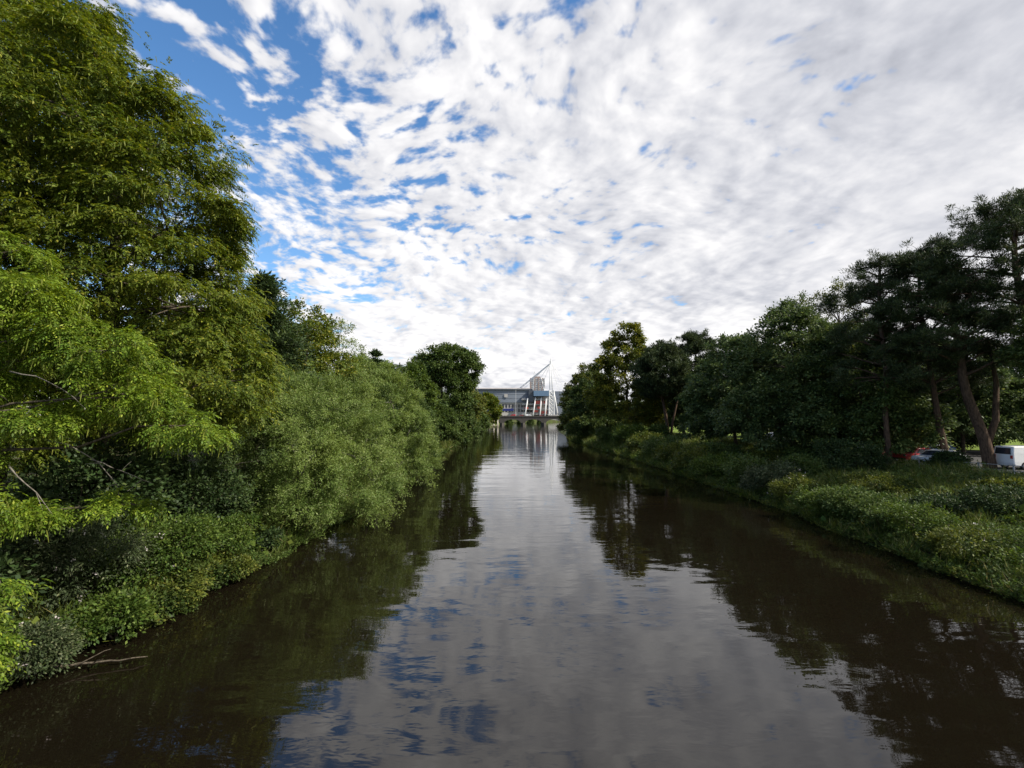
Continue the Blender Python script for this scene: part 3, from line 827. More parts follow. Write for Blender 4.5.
# ---- shrubs on the banks
bush('bank_shrub', 'fresh green leafy shrub at the water below the nearest wingnut', -15.6, 21.5, 2.4, 2.4, 'fern', 150, 100, 0.13, 0.075, 81, sy=1.3, flowers=10)
bush('bank_shrub', 'low ferny bright shrub at the water left of the nearest willow', -15.2, 24.6, 1.7, 1.9, 'fern', 150, 100, 0.13, 0.07, 82, sy=1.1)
bush('bank_shrub', 'grey leaved shrub with pale seed heads on the left bank', -16.6, 18.6, 3.0, 2.4, 'buddleia', 150, 100, 0.13, 0.05, 83, flowers=40)
bush('bank_shrub', 'low grey twiggy shrub at the water in the left corner', -15.1, 15.4, 1.5, 1.5, 'buddleia', 120, 110, 0.10, 0.05, 84, flowers=8)
bush('bank_shrub', 'dark fill shrub standing in for deep shade above the grey leaved shrub', -19, 21.5, 4.6, 3.0, 'shrub_dark', 150, 100, 0.2, 0.12, 85)  # added dark leaves that make the hollow behind the boughs look shaded
bush('bank_shrub', 'shrub with shadow coloured into its leaves under the dull willow on the left bank', -17.3, 27.0, 3.6, 2.5, 'shrub_dark', 150, 90, 0.18, 0.11, 86)  # leaf colour darkened for the shadow beneath the willow
bush('bank_shrub', 'dark fill shrub standing in for deep shade below boughs at the left picture edge', -18, 14.2, 3.8, 2.6, 'shrub_dark', 140, 90, 0.17, 0.1, 87)  # dark leaves put here as the shade below the boughs

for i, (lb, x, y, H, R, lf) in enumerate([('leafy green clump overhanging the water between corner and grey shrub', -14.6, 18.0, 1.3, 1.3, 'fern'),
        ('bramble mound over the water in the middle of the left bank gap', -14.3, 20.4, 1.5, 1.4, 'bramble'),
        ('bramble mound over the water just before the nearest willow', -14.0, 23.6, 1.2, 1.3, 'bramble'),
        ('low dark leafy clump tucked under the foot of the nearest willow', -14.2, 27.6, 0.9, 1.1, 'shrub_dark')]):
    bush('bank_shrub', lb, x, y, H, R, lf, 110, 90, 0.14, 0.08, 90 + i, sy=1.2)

RS = [('dark bush with upright shoots on the right bank top', 33.2, 47, 2.5, 2.2, 'shrub_dark', 0.2, 0),
      ('low dark bush left of the upright shoots bush', 33.8, 54, 1.8, 2.2, 'mid', 0.2, 0),
      ('dark bush under the curving pine trunk by the railing', 39.4, 43.6, 1.4, 1.1, 'shrub_dark', 0.16, 0),
      ('bushy green mound at the water right of the round leafy bush', 24.2, 33.9, 1.7, 1.7, 'mid', 0.15, 0),
      ('tall leafy clump at the water between nettles and corner clump', 24.0, 28.4, 1.6, 1.6, 'fern', 0.13, 0),
      ('yellowish bramble mound in the middle of the right slope', 28.6, 38.0, 1.3, 2.0, 'bramble', 0.15, 0),
      ('grey green shrub at the water past the white flowers', 24.6, 46.5, 2.1, 1.9, 'buddleia', 0.17, 0),
      ('deep green shrub at the water before the grey green shrub', 25.0, 51.5, 2.3, 2.1, 'mid', 0.2, 0),
      ('yellowish bramble mound up the slope under the tree row', 30.5, 57, 1.6, 2.2, 'bramble', 0.2, 0),
      ('pale leafy shrub at the water below the drooping skirts tree', 24.8, 65, 2.4, 2.4, 'bramble', 0.24, 0),
      ('dark shrub halfway up the bank below the middle of the row', 29.0, 66, 1.9, 2.2, 'mid', 0.24, 0),
      ('rounded shrub at the water just before the brown slope', 25.4, 83, 2.6, 2.8, 'mid', 0.28, 0),
      ('low shrub on the slope at the right picture edge by the railing', 33.8, 33.0, 0.9, 1.6, 'bramble', 0.15, 0),
      ('pale bush with white flower heads midway along the right waterline', 24.4, 42, 1.6, 1.5, 'bramble', 0.16, 30),
      ('round leafy bush at the water nearest the white flowers', 24.0, 36.5, 1.5, 1.7, 'fern', 0.16, 0),
      ('spreading nettle clump at the right waterline', 24.2, 31.5, 1.2, 1.8, 'mid', 0.13, 0),
      ('deep green bush low on the slope at the right picture edge', 29.5, 29.3, 1.3, 1.7, 'shrub_dark', 0.14, 0),
      ('deep green bush beside the one at the right edge', 27.4, 31.0, 1.1, 1.5, 'shrub_dark', 0.14, 0),
      ('leafy clump at the water in the lower right corner', 23.6, 25.5, 1.1, 1.6, 'bramble', 0.12, 4),
      ('bank bush at the water below the middle of the tree row', 24.6, 58, 2.0, 2.2, 'fern', 0.22, 0),
      ('dull bush up the slope behind the white flowers', 29.5, 49, 1.5, 1.8, 'mid', 0.18, 0),
      ('light green bush at the water before the reddish pine', 25.5, 92, 2.8, 3.0, 'bramble', 0.3, 0),
      ('tall green bush at the water under the yellow topped tree', 25.5, 104, 3.6, 3.4, 'fern', 0.34, 0),
      ('dark bush on the bank top beside the reddish pine trunk', 31.5, 104, 3.0, 2.4, 'mid', 0.3, 0),
      ('green bush at the water between river bend and pine bush', 24.0, 118, 3.4, 3.2, 'mid', 0.36, 0),
      ('mixed bush at the waterline below the brown slope', 25.0, 75, 2.0, 2.4, 'bramble', 0.26, 0)]
for i, (lb, x, y, H, R, lf, Ln, fl) in enumerate(RS):
    H *= 1.22; R *= 1.15
    bush('bank_shrub', lb, x, y, H, R, lf, 130 if y < 60 else 90, 90, Ln, Ln * 0.55, 120 + i, 'shrubs on the right bank', flowers=fl, sy=1.2)
bush('hedge', 'long dark hedge added to darken the bright lawn beyond the car park', 61, 68.5, 3.6, 5.0, 'shrub_dark', 260, 90, 0.3, 0.17, 151, sx=2.2, sy=0.5, cat='hedge', spread=0.9)  # added dark screen in front of lawn that came out too bright
hedge = bush('bank_shrub', 'dark undergrowth bush under the middle of the tree row', 37, 68, 1.1, 1.8, 'shrub_dark', 100, 80, 0.26, 0.15, 150, 'shrubs under the right trees', sx=1.3)
for (x, y, s, rz, lb) in [(37, 60.5, 1.0, 2.1, 'dark undergrowth bush under the drooping skirts tree'),
                          (36.5, 88, 1.1, 3.2, 'dark undergrowth bush between middle tree and two-trunked pine')]:
    copy_thing(hedge, (x, y, gz(x, y)), rz, lb, s)


# ---- undergrowth that nobody could count
def undergrowth(name, side, n, y0, y1, d0, d1, leaf, seed, hmax, Ln0, asp, grow, upright=0.0, patch=None):
    rng = np.random.RandomState(seed)
    y = np.exp(rng.uniform(math.log(y0), math.log(y1), n))
    d = d0 + (d1 - d0) * rng.uniform(0, 1, n) ** 1.15
    if side > 0:
        x = np.interp(y, RE[:, 0], RE[:, 1]) + 0.5 * n2(y * 0, y, 0.45, 4) + d
    else:
        x = np.interp(y, LE[:, 0], LE[:, 1]) + 0.5 * n2(y * 0, y, 0.5, 3) - d
    q = n2(x, y, 0.9, seed + 1) + 0.9 * n2(x, y, 2.6, seed + 2)
    if patch is not None:
        keep = q + rng.normal(size=n) * 0.15 > patch
        x, y, d, q = x[keep], y[keep], d[keep], q[keep]
    N = len(x)
    hh = hmax * np.clip(0.50 + 0.95 * q, 0.12, 1.4)
    z = np.maximum(ground_z(x, y), 0.02) + hh * rng.uniform(0.05, 1, N) ** 0.6
    sc = 1 + np.maximum(0, y - 20) * grow
    P = np.stack([x, y, z], -1)
    A = unit(rng.normal(size=(N, 3)) * np.array([1, 1, 0.5]) + np.array([0, 0, upright]))
    S = unit(np.cross(A, np.array([0, 0, 1.0]) + rng.normal(size=(N, 3)) * 0.5))
    k = rng.uniform(0.6, 1.35, N) * Ln0 * sc
    v, f = leaf_quads(P, A, S, k, k * asp)
    o = mesh_np(name, v, f, L[leaf])
    o['kind'] = 'stuff'
    return o


def stuff_label(o, label, cat):
    o['label'] = label; o['category'] = cat


stuff_label(undergrowth('bramble_cover', 1, 220000, 9, 170, -0.5, 19, 'bramble', 201, 0.55, 0.115, 0.6, 0.016), 'tangled bramble and nettle cover over the right bank slope', 'undergrowth')
stuff_label(undergrowth('nettle_cover', 1, 150000, 9, 170, -0.4, 16, 'mid', 205, 0.85, 0.15, 0.5, 0.016, 0.1, 0.16), 'darker nettle patches standing above the right bank brambles', 'undergrowth')
stuff_label(undergrowth('herb_cover', 1, 90000, 9, 150, -0.6, 6, 'fern', 209, 0.8, 0.17, 0.28, 0.016, 0.7, 0.05), 'fresh upright herbs along the right waterline', 'undergrowth')
stuff_label(undergrowth('broad_leaf_cover', 1, 16000, 9, 110, -0.3, 14, 'fern', 213, 0.6, 0.34, 0.75, 0.010, 0.1, 0.1), 'large soft leaved dock and butterbur plants on the right bank', 'undergrowth')
stuff_label(undergrowth('long_grass', 1, 130000, 9, 170, -0.5, 16, 'grass', 202, 0.5, 0.6, 0.040, 0.012, 1.5, -0.12), 'long grass growing through the right bank brambles', 'grass')
stuff_label(undergrowth('long_grass', -1, 26000, 9, 140, -0.7, 3, 'grass', 217, 0.8, 0.7, 0.04, 0.012, 1.2, 0.0), 'trailing grass along the left waterline', 'grass')
stuff_label(undergrowth('broad_leaf_cover', -1, 7000, 9, 60, -0.4, 6, 'fern', 219, 1.2, 0.32, 0.75, 0.010, 0.1, 0.1), 'large soft leaved plants on the shaded left bank', 'undergrowth')
stuff_label(undergrowth('bramble_cover', -1, 120000, 9, 140, -0.7, 8, 'mid', 203, 0.8, 0.12, 0.6, 0.016), 'tangled leafy cover on the shaded left bank', 'undergrowth')


def distant_wood():
    rng = np.random.RandomState(300); cen = []
    for (x0, y0, x1, y1, n, h) in [(120, 150, 90, 330, 60, 14), (90, 330, 75, 470, 50, 16), (-70, 0, -75, 330, 90, 22), (-60, 330, -60, 520, 50, 22), (160, 20, 120, 150, 40, 13)]:
        for i in range(n):
            t = rng.uniform(0, 1); x = x0 + (x1 - x0) * t + rng.uniform(-8, 8); y = y0 + (y1 - y0) * t
            r = rng.uniform(4, 7); hh = h * rng.uniform(0.7, 1.1)
            for k in range(16):
                d = unit(rng.normal(size=3)); cen.append((x + d[0] * r, y + d[1] * r, 3 + hh * 0.55 + d[2] * hh * 0.45))
    cen = np.array(cen); out = unit(rng.normal(size=cen.shape))
    v, f = leaf_cloud(rng, cen, out, 46, 2.2, 1.3, 0.8, 0.2, 0.8)
    o = mesh_np('distant_wood', v, f, L['mid']); o['kind'] = 'stuff'
    stuff_label(o, 'distant belt of trees closing off both sides of the park', 'wood')


distant_wood()

# ------------------------------------------------------------------ bridge
M = {
    'stone': plain_mat('weathered_bridge_stone', (0.07, 0.064, 0.056), 0.85, 0, 0.35, 0.6),
    'dark_stone': plain_mat('dark_wet_stone', (0.06, 0.055, 0.05), 0.8, 0, 0.4, 0.6),
    'white': plain_mat('white_painted_steel', (0.74, 0.74, 0.74), 0.45, 0, 0.06),
    'cladding': plain_mat('blue_grey_cladding', (0.165, 0.19, 0.235), 0.5, 0, 0.12, 0.08),
    'cladding_dark': plain_mat('dark_slate_cladding', (0.07, 0.08, 0.10), 0.5, 0, 0.12, 0.1),
    'blue': plain_mat('steel_blue_panels', (0.13, 0.21, 0.32), 0.45, 0, 0.1, 0.1),
    'deep_blue': plain_mat('deep_blue_hoarding', (0.02, 0.03, 0.16), 0.5),
    'roof': plain_mat('pale_roof_sheet', (0.42, 0.38, 0.36), 0.5),
    'concrete': plain_mat('pale_concrete', (0.45, 0.43, 0.41), 0.8, 0, 0.15, 0.3),
    'red': plain_mat('red_banner_cloth', (0.50, 0.10, 0.08), 0.7),
    'glass': plain_mat('dark_window_glass', (0.03, 0.035, 0.045), 0.1, 0, 0.1, 0.2, 0.6),
    'brown': plain_mat('brown_brick_panels', (0.30, 0.23, 0.21), 0.8, 0, 0.15, 0.3),
    'galv': plain_mat('galvanised_steel', (0.36, 0.37, 0.38), 0.45, 0.5, 0.12, 3),
    'asphalt': plain_mat('asphalt', (0.055, 0.055, 0.056), 0.9, 0, 0.25, 1.5),
    'timber': plain_mat('pale_timber', (0.55, 0.50, 0.42), 0.75, 0, 0.15, 1.0),
    'plank': plain_mat('weathered_planks', (0.30, 0.25, 0.19), 0.8, 0, 0.2, 1.0),
    'tyre': plain_mat('tyre_rubber', (0.02, 0.02, 0.02), 0.85),
    'rim': plain_mat('alloy_rim', (0.45, 0.45, 0.46), 0.35, 0.8),
    'lamp_glass': plain_mat('clear_lamp_glass', (0.65, 0.65, 0.62), 0.2),
    'red_glass': plain_mat('red_lamp_glass', (0.35, 0.02, 0.02), 0.2),
}


def build_bridge():
    br = thing('stone_bridge', 'low stone arched road bridge across the far end of the river', 'bridge', (0, 400, 0))
    y0, y1 = 0.0, 14.0
    span, pier, x = 14.2, 3.2, -41.5
    xs = []
    mb = MB()
    n_sp = 6
    top = 6.6
    for i in range(n_sp):
        a = x; b = x + span
        prof = [(a, top)]
        for k in range(13):
            t = k / 12
            prof.append((a + (b - a) * t, 1.7 + 3.1 * math.sqrt(max(0, 1 - (2 * t - 1) ** 2))))
        prof.append((b, top))
        mb.prism(prof, 'y', y0, y1)
        xs.append((b, b + pier))
        mb.box(b, b + pier, y0, y1, -2.5, top) if i < n_sp - 1 else None
        if i < n_sp - 1:
            MB().prism([(b - 0.25, y0 - 0.05), (b + pier / 2, y0 - 2.2), (b + pier + 0.25, y0 - 0.05)], 'z', -2.5, 2.0).build('cutwater', M['dark_stone'], br)
        x = b + pier
    mb.box(-60, -41.5, y0, y1, -1, top); mb.box(x - pier, 75, y0, y1, -1, top)
    mb.build('arch_wall', M['stone'], br)
    MB().box(-60, 75, y0 - 0.35, y1 + 0.35, 6.6, 7.0).build('deck', M['dark_stone'], br)
    for y in (y0 - 0.2, y1 - 0.15):
        p = MB().box(-60, 75, y, y + 0.35, 7.0, 7.85)
        for k in range(46):
            p.box(-59 + k * 2.92, -58.6 + k * 2.92, y - 0.06, y + 0.41, 7.0, 7.95)
        p.build('parapet', M['stone'], br)
    struct(MB().box(-400, 400, 400.9, 413.1, 7.0, 7.004).build('bridge_road', M['asphalt']))


build_bridge()


# ------------------------------------------------------------------ stadium and tower block
def build_stadium():
    st = thing('stadium', 'large stadium with white corner mast and blue grey cladding behind the bridge', 'stadium', (0, 600, 3))
    # all coordinates relative to (0,600,3)
    def front(t):      # slightly bowed long side, from far left to its right corner
        return (-75 + 101 * t, -6 * math.sin(PI * t))
    N = 16
    low = [front(i / N) for i in range(N + 1)]
    def wall(d0, d1, z0, z1):
        prof = [(x, y + d0) for x, y in low] + [(x, y + d1) for x, y in reversed(low)]
        return MB().prism(prof, 'z', z0, z1)
    wall(0, 120, 21.0, 36.5).build('wall', M['cladding'], st)
    wall(1.6, 118, -3, 20.996).build('lower_wall', M['concrete'], st)
    for z in (26, 31):
        wall(-0.15, 0.2, z, z + 0.25).build('cladding_joint', M['cladding_dark'], st)
    # roof: dark gutter edge and paler rising sheet
    wall(-1.8, 119, 36.503, 38.2).build('roof_edge', M['cladding_dark'], st)
    rf = MB()
    prof = [(-1.0, 38.21), (10, 39.8), (35, 41.5), (70, 42), (118, 39), (118, 38.21)]
    rf.prism([(y - 2, z) for y, z in prof], 'x', -74, 22)
    rf.build('roof', M['roof'], st)
    # window rows below the cladding
    for r, z in enumerate((9.5, 14.8)):
        for k in range(26):
            t = (k + 0.5) / 26; x, y = front(t)
            if -22 < x < 26:
                w = MB().box(x - 1.3, x + 1.3, y + 1.35, y + 1.65, z, z + 4.2)
                w.build('window', M['glass'], st)
    h = MB(); h.box(-40, 2, -7.6, -7.2, 10.5, 13.6); h.build('hoarding', M['deep_blue'], st)
    MB().box(-9.6, -5.4, -6.4, -5.9, 27.5, 31.5).build('sign_panel', M['concrete'], st)
    # right corner: concourse decks under a steel blue block
    MB().box(26.5, 45.4, -14, 30, 28.8, 35.4).build('corner_block', M['blue'], st)
    MB().box(20.5, 26.4, -10, 30, 21.8, 36.0).build('corner_link', M['cladding_dark'], st)
    MB().box(27, 44, 6, 60, -3, 28.7).build('concourse_wall', M['concrete'], st)
    for z in (6.0, 12.0, 18.0, 24.0):
        MB().box(12, 45, -9, 5.9, z, z + 0.9).build('concourse_deck', M['concrete'], st)
        rl = MB()
        for k in range(17):
            rl.bar((12.5 + k * 2, -9.3, z + 0.8), (12.5 + k * 2, -9.3, z + 2.1), 0.16)
        rl.bar((12, -9.3, z + 2.1), (45, -9.3, z + 2.1), 0.2); rl.build('railing', M['white'], st)
    for (x0, x1, z0, z1) in [(29, 37, 19.2, 23.0), (39, 43, 19.4, 22.6), (16, 20, 13, 15.4), (36, 43, 7.2, 10.4), (27.5, 32, 9.0, 11.4), (31, 35, 13.2, 16.0)]:
        MB().box(x0, x1, -9.9, -9.6, z0, z1).build('banner', M['red'], st)
    for (x0, x1, z) in [(14.5, 19.5, 26.0), (24.5, 29.0, 27.0), (33.5, 36.0, 27.0), (40, 42.0, 27.0)]:
        c = MB(); c.tube([(x0, -12, -2), (x1, -11, z)], [0.95, 0.7], 8); c.build('raking_column', M['white'], st, smooth=True)
    # lattice leg with twin mast, boom and stays
    lg = MB()
    for x in (45.6, 51.4):
        for y in (-12, -7):
            lg.bar((x, y, -2), (x * 0.985 + 0.7, y, 36), 1.0)
    for k in range(8):
        z = -1 + k * 4.6
        for y in (-12, -7):
            lg.bar((45.7, y, z), (51.3, y, z + 4.6), 0.5); lg.bar((51.3, y, z), (45.7, y, z + 4.6), 0.5)
            lg.bar((45.7, y, z), (51.3, y, z), 0.5)
    lg.build('lattice_leg', M['white'], st)
    for x in (46.6, 49.6):
        t = MB(); t.tube([(x, -9.5, 35), (47 + (x - 47) * 0.6, -9.5, 72)], [0.55, 0.4], 8); t.build('mast', M['white'], st, smooth=True)
    MB().tube([(47.9, -9.5, 71), (48.0, -9.5, 75.5)], [0.9, 0.25], 8).build('mast_head', M['white'], st)
    bm_ = MB()
    a0, a1 = Vector((48, -9.5, 69.5)), Vector((6, 10, 36))
    d = (a1 - a0)
    for off in ((0, 0, 1.0), (0, 1.0, -0.6), (0, -1.0, -0.6)):
        bm_.bar(a0 + Vector(off) * 0.6, a1 + Vector(off) * 1.0, 0.85)
    for k in range(12):
        p = a0 + d * (k / 12); q = a0 + d * ((k + 1) / 12)
        bm_.bar(p + Vector((0, 0, 0.8)), q + Vector((0, 0.8, -0.5)), 0.3); bm_.bar(p + Vector((0, 0.8, -0.5)), q + Vector((0, 0, 0.8)), 0.3)
    bm_.build('boom', M['white'], st)
    for q in ((74, -4, 36), (66, -4, 36), (58, -6, 36), (36, 6, 37), (26, 10, 37), (14, 6, 38)):
        MB().bar((48, -9.5, 70.5), q, 0.42).build('stay_cable', M['white'], st)
    MB().box(44, 57, -14, 5, -3, 6).build('mast_base', M['concrete'], st)
    MB().box(46, 95, 14, 100, -3, 36).build('far_wing', M['cladding'], st)
    MB().tube([(26, 2, 36), (28.5, 1, 60)], 0.45, 6).build('prop_mast', M['white'], st)
    MB().tube([(40, -9, 35.5), (36.5, -2, 52)], 0.45, 6).build('prop_mast', M['white'], st)
    for (x0, x1) in [(45.6, 39.0), (51.4, 57.5)]:
        MB().tube([(x0, -9.5, 36), (x1, -9.5, -2)], [0.6, 0.8], 8).build('raking_strut', M['white'], st, smooth=True)
    # tower block behind
    tb = thing('tower_block', 'pale and brown striped tower block rising behind the stadium', 'building', (41, 780, 3))
    MB().box(-11.8, 11.8, -9, 9, -3, 65).build('wall', M['concrete'], tb)
    for (x0, x1) in [(-12.1, -10.2), (-5.2, -3.4), (0.6, 2.6), (6.6, 8.0)]:
        MB().box(x0, x1, -9.35, -8.9, 0, 65.4).build('brick_strip', M['brown'], tb)
    for (x0, x1) in [(-9.6, -6.0), (-2.8, 0.2), (3.2, 6.2), (8.6, 11.2)]:
        for k in range(9, 20):
            MB().box(x0, x1, -9.2, -8.95, 2 + k * 3.15, 3.3 + k * 3.15).build('window', M['cladding'], tb)
    MB().box(-6, 5, -6, 6, 65, 68).build('plant_room', M['brown'], tb)


build_stadium()

# lamp posts on the bridge
def lamp(label, x, y, z, h, arm=1):
    lp = thing('street_lamp', label, 'lamp post', (x, y, z), 0, 'lamp posts on the bridge')
    MB().tube([(0, 0, 0), (0, 0, 1.2), (0, 0, 1.25), (0, 0, h)], [0.24, 0.24, 0.17, 0.11], 8).build('pole', M['galv'], lp, smooth=True)
    MB().tube([(0, 0, h - 0.1), (0.5 * arm, 0, h + 0.8), (2.0 * arm, 0, h + 1.3)], [0.09, 0.08, 0.07], 6).build('arm', M['galv'], lp)
    hd = MB().prism([(1.8 * arm, 1.25 + h), (3.1 * arm, 1.42 + h), (3.1 * arm, 1.55 + h), (1.8 * arm, 1.48 + h)], 'y', -0.25, 0.25).build('lamp_head', M['galv'], lp)
    MB().box(min(2.1 * arm, 2.9 * arm), max(2.1 * arm, 2.9 * arm), -0.18, 0.18, h + 1.12, h + 1.24).build('lens', M['lamp_glass'], hd)


lamp('tall grey lamp post on the bridge, arm reaching right, clear of the trees', 3.2, 402, 7.0, 22.5)
lamp('shorter grey lamp post on the bridge near the lattice leg', 32.5, 402, 7.0, 10, -1)

# timber posts with a landing at the left bank
for (px, lb) in [(-13.0, 'left of two pale timber posts standing in the water'), (-10.2, 'right of two pale timber posts standing in the water')]:
    t = thing('mooring_post', lb, 'post', (px, 345, -2), 0, 'timber posts in the water')
    MB().tube([(0, 0, 0), (0, 0, 6.6)], 0.42, 10).build('pile', M['timber'], t, smooth=True)
    MB().tube([(0, 0, 6.6), (0, 0, 7.0), (0, 0, 7.3)], [0.5, 0.46, 0.06], 10).build('cap', M['white'], t, smooth=True)
ld = thing('landing_stage', 'low pale timber landing stage beside the mooring posts', 'jetty', (-14.2, 345, 0))
d = MB()
for k in range(14):
    d.box(-3.2 + k * 0.55, -2.7 + k * 0.55, -1.4, 1.4, 0.85, 0.95)
d.build('deck', M['timber'], ld)
for x in (-2.6, 0.6, 3.6):
    for y in (-1.2, 1.2):
        MB().tube([(x, y, -2), (x, y, 0.849)], 0.14, 7).build('leg', M['plank'], ld)


# ------------------------------------------------------------------ vehicles
def paint(name, c):
    return plain_mat(name, c, 0.28, 0.0, 0.04, 1.0, 0.6)


PAINT = {'red': paint('red_car_paint', (0.42, 0.02, 0.025)), 'silver': paint('silver_car_paint', (0.50, 0.52, 0.54)), 'white': paint('white_van_paint', (0.80, 0.80, 0.80)),
         'black': paint('black_car_paint', (0.015, 0.016, 0.018)), 'blue': paint('blue_car_paint', (0.04, 0.09, 0.22)), 'grey': paint('grey_car_paint', (0.16, 0.165, 0.17))}

CAR = [(-2.10, 0.35), (-2.15, 0.62), (-2.08, 0.88), (-1.25, 0.98), (-0.55, 1.42), (0.15, 1.50), (0.95, 1.46), (1.65, 1.05), (2.05, 0.98), (2.12, 0.60), (2.06, 0.35)]
VAN = [(-2.55, 0.35), (-2.62, 0.75), (-2.5, 1.05), (-1.85, 1.22), (-1.2, 1.92), (-0.7, 2.02), (0.5, 2.06), (2.4, 2.02), (2.52, 1.5), (2.55, 0.6), (2.5, 0.35)]


def shell(prof, hw, z_tuck, tuck):
    """side profile lofted over five stations so that flanks and roof round off"""
    mb = MB(); n = len(prof)
    st = [(-hw, 0.93), (-hw * 0.96, 0.985), (-hw * 0.6, 1.0), (hw * 0.6, 1.0), (hw * 0.96, 0.985), (hw, 0.93)]
    vs = []
    for (yy, s) in st:
        for (x, z) in prof:
            k = max(0.0, (z - z_tuck)) / 1.0
            vs.append((x * (0.5 + 0.5 * s), yy * (1 - tuck * k), 0.35 + (z - 0.35) * (s * 0.5 + 0.5)))
    fs = []
    for i in range(len(st) - 1):
        for k in range(n):
            k2 = (k + 1) % n
            fs.append((i * n + k, i * n + k2, (i + 1) * n + k2, (i + 1) * n + k))
    fs.append(tuple(range(n))); fs.append(tuple((len(st) - 1) * n + k for k in range(n))[::-1])
    return mb.add(vs, fs)


def car(label, kind, colour, x, y, rz, z=None, name='parked_car', group='vehicles parked behind the right bank'):
    van = kind == 'van'
    z = max(gz(x, y), 3.0) + 0.012 if z is None else z
    root = thing('parked_van' if van else name, label, 'van' if van else 'car', (x, y, z), rz, group)
    hw = 0.98 if van else 0.88
    body = shell(VAN if van else CAR, hw, 0.95, 0.10 if van else 0.26).build('body', PAINT[colour], root, smooth=False, bevel=0.05)
    def yw(zz):
        return hw * (1 - (0.10 if van else 0.26) * max(0, zz - 0.95)) + 0.004
    sides = ([(-1.62, -0.75, 1.25, 1.80), (-0.62, 0.35, 1.25, 1.80)] if van else [(-0.72, 0.22, 0.98, 1.36), (0.32, 1.25, 0.98, 1.36)])
    for s in (-1, 1):
        for (a, b, z0, z1) in sides:
            sk = 0.42 if a < -0.6 else 0.0; sk2 = 0.32 if (not van and b > 1) else 0.0
            vs = []
            for o in (0.0, 0.02):
                vs += [(a, s * (yw(z0) * 0.985 + o), z0), (b, s * (yw(z0) * 0.985 + o), z0), (b - sk2, s * (yw(z1) * 0.985 + o), z1), (a + sk, s * (yw(z1) * 0.985 + o), z1)]
            MB().add(vs, [(0, 3, 2, 1), (4, 5, 6, 7), (0, 1, 5, 4), (1, 2, 6, 5), (2, 3, 7, 6), (3, 0, 4, 7)]).build('window', M['glass'], root)
    ws = (-1.80, 1.27, -1.24, 1.87) if van else (-1.20, 1.02, -0.60, 1.39)
    MB().add([(ws[0], -hw * .78, ws[1]), (ws[0], hw * .78, ws[1]), (ws[2], hw * .70, ws[3]), (ws[2], -hw * .70, ws[3]),
              (ws[0] - .03, -hw * .78, ws[1] + .03), (ws[0] - .03, hw * .78, ws[1] + .03), (ws[2] - .03, hw * .70, ws[3] + .03), (ws[2] - .03, -hw * .70, ws[3] + .03)],
             [(0, 3, 2, 1), (4, 5, 6, 7), (0, 1, 5, 4), (1, 2, 6, 5), (2, 3, 7, 6), (3, 0, 4, 7)]).build('windscreen', M['glass'], root)
    rw = (2.50, 1.30, 2.44, 1.85) if van else (1.60, 1.10, 1.05, 1.42)
    MB().add([(rw[0], -hw * .75, rw[1]), (rw[0], hw * .75, rw[1]), (rw[2], hw * .68, rw[3]), (rw[2], -hw * .68, rw[3]),
              (rw[0] + .04, -hw * .75, rw[1] + .03), (rw[0] + .04, hw * .75, rw[1] + .03), (rw[2] + .04, hw * .68, rw[3] + .03), (rw[2] + .04, -hw * .68, rw[3] + .03)],
             [(0, 1, 2, 3), (4, 7, 6, 5), (0, 4, 5, 1), (1, 5, 6, 2), (2, 6, 7, 3), (3, 7, 4, 0)]).build('rear_window', M['glass'], root)
    wb = (-1.65, 1.6) if van else (-1.32, 1.30); r = 0.34 if van else 0.32
    for wx in wb:
        for s in (-1, 1):
            w = bpy.data.objects.new('wheel', None); link(w, root); w.location = (wx, s * (hw - 0.08), r)
            MB().tube([(0, -0.10, 0), (0, -0.08, 0), (0, 0.08, 0), (0, 0.10, 0)], [r * 0.9, r, r, r * 0.9], 18).build('tyre', M['tyre'], w)
            MB().tube([(0, -0.106, 0), (0, 0.106, 0)], r * 0.62, 12).build('rim', M['rim'], w)
    fx, fz = (-2.58, 0.85) if van else (-2.08, 0.70)
    bx, bz = (2.53, 1.1) if van else (2.08, 0.78)
    for s in (-1, 1):
        MB().box(fx - 0.03, fx + 0.10, s * hw * 0.74 - 0.16, s * hw * 0.74 + 0.16, fz - 0.07, fz + 0.08).build('headlight', M['lamp_glass'], root)
        MB().box(bx - 0.10, bx + 0.03, s * hw * 0.80 - 0.10, s * hw * 0.80 + 0.10, bz - 0.14, bz + 0.14).build('tail_light', M['red_glass'], root)
    MB().box(fx - 0.06, fx + 0.2, -hw * 0.9, hw * 0.9, 0.34, 0.52).build('bumper', M['tyre'], root)
    return root


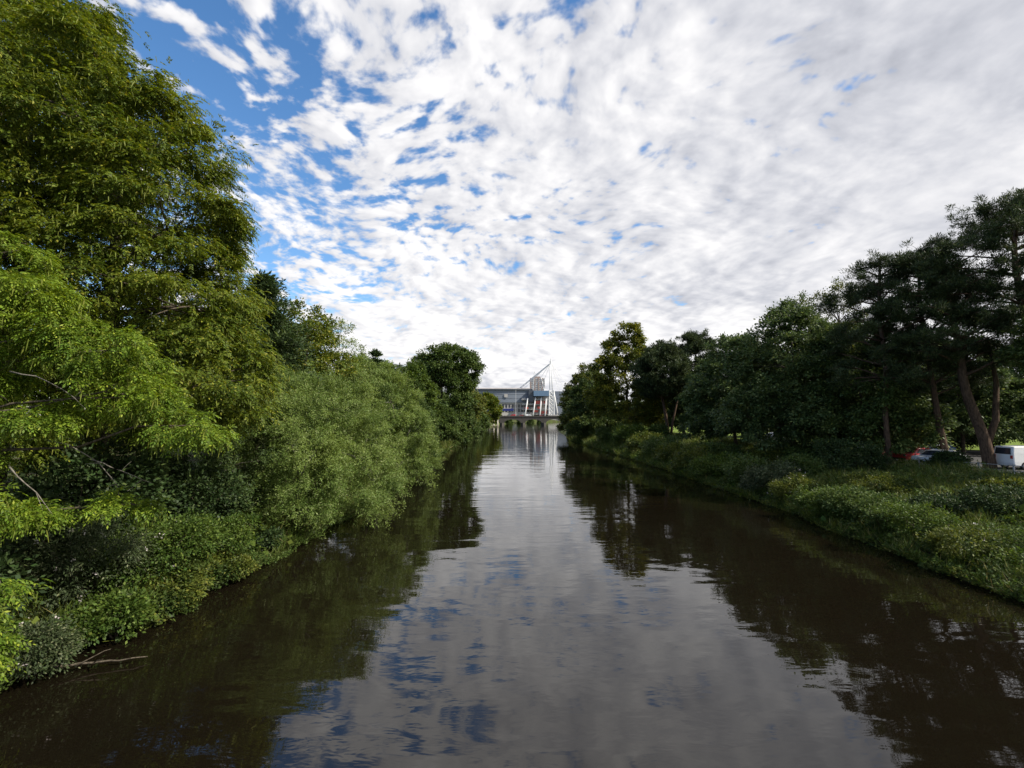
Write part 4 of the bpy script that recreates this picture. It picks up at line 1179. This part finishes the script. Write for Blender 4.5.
struct(MB().box(38.5, 64, 30, 66, 3.10, 3.25).build('car_park', M['asphalt']))
ZP = 3.25
car('white van parked at the right picture edge behind the railing', 'van', 'white', 46.5, 43.2, PI - 0.05, ZP)
car('bright red car parked between the thin pine trunk and the paler trunk', 'car', 'red', 41.2, 49.5, 0.2, ZP)
car('red car mostly hidden left of the thin pine trunk', 'car', 'red', 42.0, 54.5, 0.1, ZP)
car('silver car parked before the bright red car', 'car', 'silver', 40.6, 46.0, 0.15, ZP)
car('silver car parked farther off under the dark trees', 'car', 'silver', 44.5, 62, 0.1, ZP)
car('blue car parked beyond the red cars under the dark trees', 'car', 'blue', 50, 57, 0.3, ZP)
car('white van far back behind the dark tree row', 'van', 'white', 46, 84, 0.2)
car('red van crossing the bridge left of the lamp post', 'van', 'red', 1.0, 405, 0.0, 7.01, group='vehicles on the bridge')
car('white van crossing the bridge right of the lamp post', 'van', 'white', 14, 404, PI, 7.01, group='vehicles on the bridge')
car('red car crossing the bridge between the two vans', 'car', 'red', 7.5, 404.5, 0.0, 7.01, name='moving_car', group='vehicles on the bridge')
car('red car crossing the bridge near the lattice leg', 'car', 'red', 25, 405, PI, 7.01, name='moving_car', group='vehicles on the bridge')

# railing at the edge of the car park
ra = thing('metal_railing', 'low grey metal railing at the bank top before the parked cars', 'railing', (0, 0, 0))
RP = [(38.0, 45.2), (38.8, 43.2), (39.7, 41.2), (40.6, 39.2), (41.5, 37.2), (42.4, 35.2), (43.3, 33.2)]
ZR = 3.0
for (x, y) in RP:
    MB().box(x - 0.05, x + 0.05, y - 0.05, y + 0.05, 2.4, ZR + 1.05).build('post', M['galv'], ra)
for zz in (0.95, 0.5):
    MB().tube([(x, y, ZR + zz) for x, y in RP], 0.03, 6).build('rail', M['galv'], ra)

# driftwood twig by the left corner
tw = MB(); rt = np.random.RandomState(5)
limb(tw, rt, (-14.2, 15.3, 0.25), (-11.9, 16.2, 0.12), 0.045, 0.015, 0.06, 8, 6)
limb(tw, rt, (-13.2, 15.7, 0.22), (-12.6, 15.3, 0.5), 0.02, 0.008, 0.1, 5, 5)
limb(tw, rt, (-13.6, 15.5, 0.22), (-13.0, 16.1, 0.45), 0.02, 0.008, 0.1, 5, 5)
tag(tw.build('dead_branch', B['brown'], None, smooth=True), 'bare dead branch reaching over the water in the left corner', 'branch')
